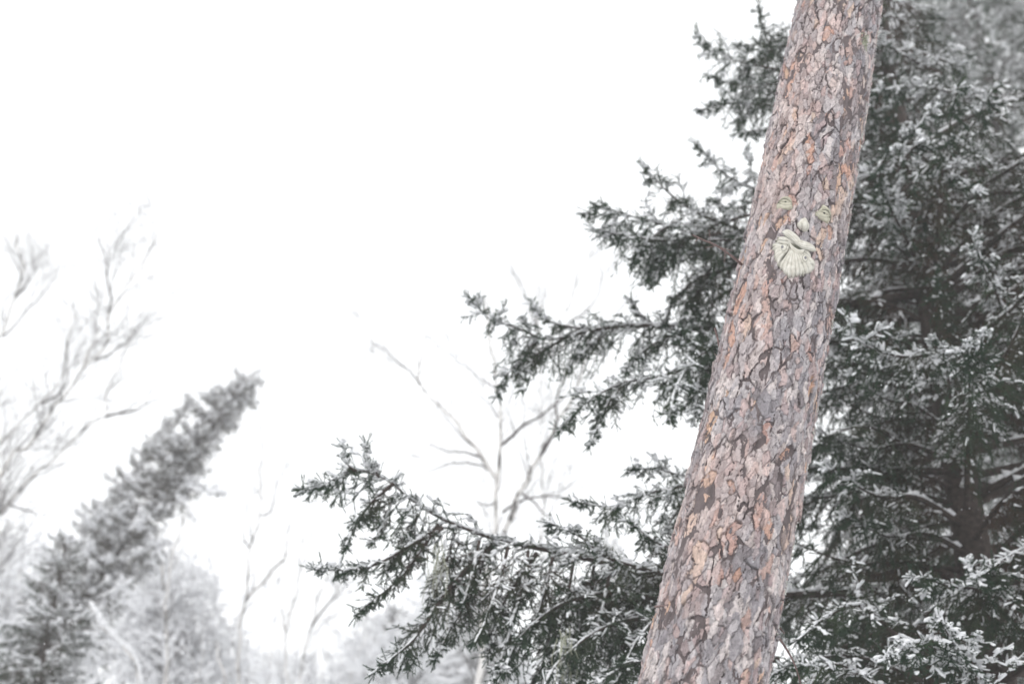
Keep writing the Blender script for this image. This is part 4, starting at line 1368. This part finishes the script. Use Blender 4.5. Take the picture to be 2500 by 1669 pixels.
def birch(stems_px, label, rg, dens=(1.6, 3.2, 4.0), len_f=(1.5, 0.8, 0.45), levels=3, group="bare birches", name="birch_tree", cat="tree",
          r_f=0.33, snow=0.0, droop=0.0, spread=(0.65, 0.75, 0.75), min_r=0.0022, twigmat=None, root=True, upb=(0.25, 0.2, 0.05)):
    stems = []
    for k, (pl, F, r0, r1) in enumerate(stems_px):
        F0, F1 = F if isinstance(F, tuple) else (F, F)
        P = [atF(x, y, F0 + (F1 - F0) * i / max(1, len(pl) - 1)) for i, (x, y) in enumerate(pl)]
        if k == 0 and root:
            d = P[0] - P[1]
            g = np.array([P[0][0] + d[0] * 0.3, P[0][1], 0.0])
            P = [g, g + (P[0] - g) * np.array([0.35, 0.35, 0.5])] + P
        pts, L = catmull(np.array(P), 0.22)
        pts = pts + np.vstack([np.zeros((1, 3)), rg.normal(0, 0.019, (len(pts) - 1, 3))])
        stems.append((pts, BR * np.linspace(r0, r1, len(pts)) * rg.uniform(0.87, 1.16, len(pts))))
    base = stems[0][0][0].copy()
    base[2] = 0.0
    tr = thing(name, base, label, cat, group)
    # only grow twigs on what the picture can see
    vis = []
    for p, r in stems:
        X, Y = proj(p)
        ok = (Y < 1800) & (X > -200)
        if ok.sum() > 3:
            vis.append((p[ok], r[ok]))
    lv = grow(vis, rg, levels, dens, len_f, spread, upb, r_f=r_f, droop=droop, min_r=min_r)
    v, q = tubes_many([stems[0]], 8)
    link("trunk", mesh_np("trunk", v - base, q, smooth=True), M_BIRCH, tr)
    for st_ in stems[1:]:
        v, q = tubes_many([st_], 7)
        link("branch", mesh_np("branch", v - base, q, smooth=True), M_BIRCHTWIG if st_[1][0] < 0.026 else M_BIRCH, tr)
    for tw in lv[1:]:
        if not tw:
            continue
        P = np.stack([x[0] for x in tw])
        R = np.stack([x[1] for x in tw])
        v, q = tubes(P, R, 3)
        link("twigs", mesh_np("twigs", v - base, q, smooth=True), twigmat or M_BIRCHTWIG, tr, kind="stuff")
        TRI["n"] += 2 * len(q)
        if snow > 0:
            A, B = P[:, :-1].reshape(-1, 3), P[:, 1:].reshape(-1, 3)
            rr = R[:, :-1].ravel()
            L_ = np.linalg.norm(B - A, axis=1)
            D = (B - A) / L_[:, None]
            ok = rg.random(len(A)) < snow * np.clip(1 - D[:, 2] ** 2, 0, 1)
            ww = np.clip(rr[ok] * 4.0, 0.035, 0.11) * rg.uniform(0.7, 1.6, ok.sum())
            if not ok.any():
                continue
            v, q = snow_geo(A[ok], D[ok], L_[ok], ww, ww, 0.004, rg, True)
            link("snow", mesh_np("snow", v - base, q, smooth=True), M_SNOW, tr, kind="stuff")
            TRI["n"] += 2 * len(q)
    return tr


rg = np.random.default_rng(123)
# centre birch
birch([([(1150, 1900), (1175, 1600), (1192, 1382), (1213, 1288), (1211, 1199), (1219, 1135), (1224, 1060), (1222, 1020), (1212, 948), (1200, 866), (1191, 809), (1186, 740), (1180, 680)], 17.0, 0.105, 0.012),
       ([(1218, 1330), (1236, 1288), (1275, 1203), (1292, 1152), (1334, 1084), (1351, 1050), (1375, 1000), (1405, 948), (1432, 880), (1440, 800)], (17.0, 16.2), 0.055, 0.008),
       ([(1211, 1168), (1181, 1122), (1162, 1092), (1133, 1053), (1100, 1015), (1070, 985), (1027, 937), (1022, 900), (1035, 850), (1042, 810)], (17.0, 16.4), 0.042, 0.006),
       ([(1224, 1086), (1255, 1055), (1291, 1024), (1358, 986), (1397, 967), (1450, 950)], (17.0, 17.4), 0.036, 0.006),
       ([(1330, 1090), (1358, 1029), (1363, 948), (1375, 919), (1372, 860)], (16.4, 16.8), 0.026, 0.006),
       ([(1170, 1114), (1110, 1100), (1053, 1090), (1028, 1097)], (16.8, 16.3), 0.022, 0.005),
       ([(1207, 1160), (1168, 1133), (1126, 1129), (1080, 1140), (1024, 1156)], (17, 17.6), 0.022, 0.005),
       ([(1228, 1250), (1283, 1216), (1364, 1212), (1400, 1222)], (17, 16.4), 0.022, 0.006),
       ([(1275, 1205), (1322, 1246), (1355, 1268)], (16.9, 16.6), 0.02, 0.006),
       ([(1213, 1225), (1180, 1234), (1150, 1215)], (17, 16.8), 0.016, 0.006),
       ([(1027, 937), (985, 890), (935, 850), (905, 835)], (16.4, 16.0), 0.014, 0.004),
       ([(1212, 948), (1150, 905), (1110, 880)], (17, 16.5), 0.014, 0.004),
       ([(1215, 1020), (1180, 970), (1130, 955)], (17, 17.3), 0.014, 0.004)],
      "white-barked bare birch in the middle, forking above the longest spruce branch", rg, dens=(2.8, 4.4, 4.2), len_f=(1.1, 0.55, 0.35), r_f=0.26)
# birch crown showing very faintly above the mid branch
birch([([(1320, 900), (1315, 760), (1312, 640)], 27.0, 0.05, 0.01), ([(1330, 860), (1390, 740), (1420, 660), (1450, 600)], 27.0, 0.035, 0.008), ([(1330, 850), (1290, 740), (1250, 650)], 27.0, 0.03, 0.008), ([(1380, 800), (1460, 720), (1465, 620)], 27.0, 0.03, 0.008), ([(1340, 860), (1480, 790), (1540, 700)], 27, 0.03, 0.008)],
      "faint far birch crown showing above the mid-height spruce branch", rg, dens=(2.5, 3.5, 2.9), len_f=(1.84, 1.08, 0.60), r_f=0.4)
# left birches
birch([([(0, 1170), (65, 1097), (96, 1051), (165, 955), (210, 894), (253, 848), (264, 806), (268, 760), (318, 695), (348, 653), (375, 592), (398, 554)], 19.0, 0.085, 0.010),
       ([(205, 900), (222, 850), (245, 805)], 19.0, 0.035, 0.008),
       ([(264, 764), (266, 700), (262, 640), (245, 575)], (19, 18.5), 0.022, 0.006),
       ([(230, 880), (290, 850), (330, 825)], 19.0, 0.02, 0.006)],
      "bare birch leaning in from the left edge, the longest and uppermost stem", rg, dens=(4.9, 5.6, 4.2), len_f=(1.49, 0.90, 0.48), group="bare birches leaning in at left")
birch([([(-120, 1350), (0, 1251), (24, 1232), (71, 1172), (154, 1101), (214, 1040), (256, 1017), (262, 975), (283, 913), (306, 840), (330, 790)], 20.5, 0.085, 0.010),
       ([(256, 1017), (300, 1005), (355, 986), (400, 965)], 20.5, 0.03, 0.006),
       ([(24, 1232), (60, 1245), (85, 1257)], 20.5, 0.022, 0.008)],
      "bare birch stem lowest of those leaning in from the left edge", rg, dens=(3.2, 4.6, 3.7), len_f=(1.26, 0.72, 0.48), group="bare birches leaning in at left")
birch([([(-60, 1140), (0, 1085), (50, 1032), (115, 967), (153, 917), (161, 860), (168, 825), (190, 760)], 19.8, 0.07, 0.010),
       ([(100, 985), (160, 955), (168, 900), (190, 868)], 19.8, 0.025, 0.006)],
      "thin bare birch between two thicker stems leaning in from the left edge", rg, dens=(4.1, 5.0, 4.0), len_f=(1.26, 0.72, 0.48), group="bare birches leaning in at left")
birch([([(-30, 900), (0, 833), (19, 775), (38, 726), (54, 668), (46, 610), (42, 580)], 24.0, 0.085, 0.022),
       ([(38, 726), (70, 680), (92, 648)], 24.0, 0.03, 0.008), ([(10, 820), (80, 740), (140, 670)], 24.0, 0.025, 0.006)],
      "faint steep birch highest at the left edge", rg, dens=(4.1, 4.6, 3.5), len_f=(1.72, 1.08, 0.60), group="bare birches leaning in at left")
# small birches between the leaning spruce and the longest branch
birch([([(576, 1760), (580, 1669), (588, 1524), (600, 1465), (612, 1334), (636, 1259), (632, 1180), (642, 1100), (640, 1040)], 22.0, 0.075, 0.010),
       ([(600, 1465), (632, 1429), (665, 1390), (699, 1354), (707, 1303), (712, 1240)], 22.0, 0.04, 0.008),
       ([(636, 1259), (659, 1259), (667, 1220), (680, 1160)], 22.0, 0.02, 0.006), ([(612, 1340), (598, 1320), (592, 1290)], 22.0, 0.02, 0.006)],
      "slender bare birch forking at half height between leaning spruce and longest branch", rg, dens=(2.5, 3.5, 3.2), len_f=(1.26, 0.72, 0.48), group="slender birches in the bottom gap")
birch([([(700, 1760), (703, 1669), (699, 1540), (719, 1465), (735, 1354), (742, 1280), (750, 1210)], 23.0, 0.06, 0.010),
       ([(699, 1540), (690, 1500), (686, 1490)], 23.0, 0.03, 0.012)],
      "slender upright birch right beside the forked one in the bottom gap", rg, dens=(2.9, 3.5, 3.2), len_f=(1.26, 0.72, 0.48), group="slender birches in the bottom gap")
birch([([(715, 1760), (742, 1590), (758, 1540), (774, 1465), (800, 1405), (840, 1340), (860, 1290)], 22.5, 0.055, 0.010), ([(760, 1530), (800, 1470), (850, 1420)], 22.5, 0.03, 0.008)],
      "slender birch slanting up right under the tip of the longest branch", rg, dens=(2.9, 4.0, 3.5), len_f=(1.15, 0.72, 0.48), group="slender birches in the bottom gap")
birch([([(560, 1760), (549, 1669), (538, 1615), (529, 1571)], 21.0, 0.04, 0.015)], "short bare stem left of the forked slender birch", rg, dens=(3.2, 4.0), len_f=(0.69, 0.48, 0.36), levels=2, group="slender birches in the bottom gap")
birch([([(400, 1700), (405, 1500), (415, 1390), (446, 1279), (458, 1236), (480, 1190)], 26.0, 0.075, 0.02), ([(400, 1440), (392, 1350), (380, 1290), (385, 1250)], 26.0, 0.035, 0.01)],
      "bare birch rising behind the grey bush, close right of the leaning spruce", rg, dens=(2.5, 3.2, 2.9), len_f=(1.15, 0.72, 0.48), group="slender birches in the bottom gap")
for px, py, lean, F, lab in ((665, 1400, 15, 26, "thin snowy sapling just right of the forked slender birch"), (500, 1480, 25, 27, "thin snowy sapling at the right rim of the pale grey frosted tree"),
                             (830, 1420, 60, 27, "thin snowy sapling slanting under the tip of the longest branch"), (905, 1480, 70, 28, "thin snowy sapling farther right under the longest branch")):
    birch([([(px - lean, 1800), (px - lean * 0.7, 1660), (px - lean * 0.3, (1660 + py) / 2), (px, py)], F, 0.035, 0.006)], lab, rg, dens=(4.0, 3.0, 2.0), len_f=(0.9, 0.5, 0.3),
          group="thin saplings in the bottom gap", name="sapling", snow=0.5, spread=(0.8, 0.7, 0.7), min_r=0.003)
# snow-covered bent stem in front of the grey bush
bent = birch([([(345, 1760), (338, 1669), (325, 1610), (290, 1570), (255, 1535), (230, 1500), (215, 1475)], 18.5, 0.035, 0.014), ], "bent bare stem under a thick rope of snow in front of the grey bush", rg, dens=(1.2, 1.0), len_f=(0.46, 0.36, 0.36), levels=2, group=None, name="bent_sapling", snow=0.8)
pp, _ = catmull(np.array([atF(x, y, 18.5) for x, y in [(338, 1669), (325, 1610), (290, 1570), (255, 1535), (230, 1500), (215, 1475)]]), 0.10)
Dp = norm(np.diff(pp, axis=0))
wv = rg.uniform(0.045, 0.075, len(Dp))
v, q = snow_geo(pp[:-1], Dp, np.full(len(Dp), 0.13), wv, wv * 0.9, 0.03, rg)
link("snow", mesh_np("snow", v - np.array(bent.location), q, smooth=True), M_SNOW, bent, kind="stuff")


def bush(px, py, w_px, F, label, rg, n=9, group="grey frosted bushes at the bottom"):
    stems = []
    for k in range(n):
        x1 = px + w_px * rg.uniform(-1, 1)
        y1 = py + abs(x1 - px) / w_px * 110 + rg.uniform(-20, 60)
        stems.append(([(px + (x1 - px) * 0.45, 1900), (px + (x1 - px) * 0.7, 1720), (px + (x1 - px) * 0.9, (1720 + y1) / 2), (x1, y1)], F + rg.uniform(-1.5, 1.5), 0.05, 0.012))
    birch(stems, label, rg, dens=(4.2, 4.6, 3.6), len_f=(1.7, 1.0, 0.6), group=group, name="frosted_tree", snow=1.2, r_f=0.6, min_r=0.005, spread=(0.95, 0.9, 0.9), upb=(0.1, 0.0, -0.05))


bush(400, 1410, 130, 30.0, "pale grey frosted deciduous tree right of the leaning spruce at the bottom", rg, 10)
bush(30, 1310, 90, 33.0, "pale frosted tree at the left edge behind the leaning spruce", rg, 8)
bush(640, 1615, 150, 40.0, "very pale low frosted tree at the foot of the forked slender birch", rg, 9)
bush(840, 1585, 100, 34.0, "low frosted tree below the tip of the longest branch", rg, 7)
bush(1100, 1480, 110, 34.0, "frosted tree behind the twigs hanging from the longest branch", rg, 9)
bush(960, 1545, 90, 31.0, "greyer frosted tree between two others under the longest branch", rg, 8)
print("tris after birches", TRI["n"])

# ------------------------------------------------------------------ falling snow
rg = np.random.default_rng(7)
n = 13000
cen = np.stack([rg.uniform(-2.6, 3.8, n), rg.triangular(2.0, 5.0, 8.5, n), rg.uniform(0.2, 9.5, n)], 1)
# none inside the pine
d = cen - A0
perp = np.linalg.norm(d - (d @ AX)[:, None] * AX, axis=1)
cen = cen[perp > 0.25]
V, tr = lumps(cen, rg.uniform(0.0012, 0.0027, len(cen)), rg)
fl = link("falling_snowflakes", mesh_np("falling_snowflakes", V, None, tr), M_SNOW, kind="stuff")
fl["label"] = "fine white snowflakes drifting in front of the dark branches"
fl["category"] = "snowflakes"

# ------------------------------------------------------------------ snowy air
hx = 430.0
bv = np.array([[x, y, z] for z in (-1.2, 24.0) for y in (-hx + 15, hx + 15) for x in (-hx, hx)], float)
bq = [[0, 2, 3, 1], [4, 5, 7, 6], [0, 1, 5, 4], [2, 6, 7, 3], [0, 4, 6, 2], [1, 3, 7, 5]]
M_HAZE = bpy.data.materials.new("snowy_air")
M_HAZE.use_nodes = True
t = M_HAZE.node_tree
for nd in list(t.nodes):
    t.nodes.remove(nd)
out = t.nodes.new("ShaderNodeOutputMaterial")
pv = t.nodes.new("ShaderNodeVolumePrincipled")
pv.inputs["Color"].default_value = (0.99, 0.99, 0.99, 1)
pv.inputs["Density"].default_value = 0.0036
pv.inputs["Anisotropy"].default_value = 0.2
t.links.new(pv.outputs[0], out.inputs["Volume"])
link("haze", mesh_np("haze", bv, bq), M_HAZE, kind="stuff")
print("total foliage tris", TRI["n"], "objects", len(bpy.data.objects))
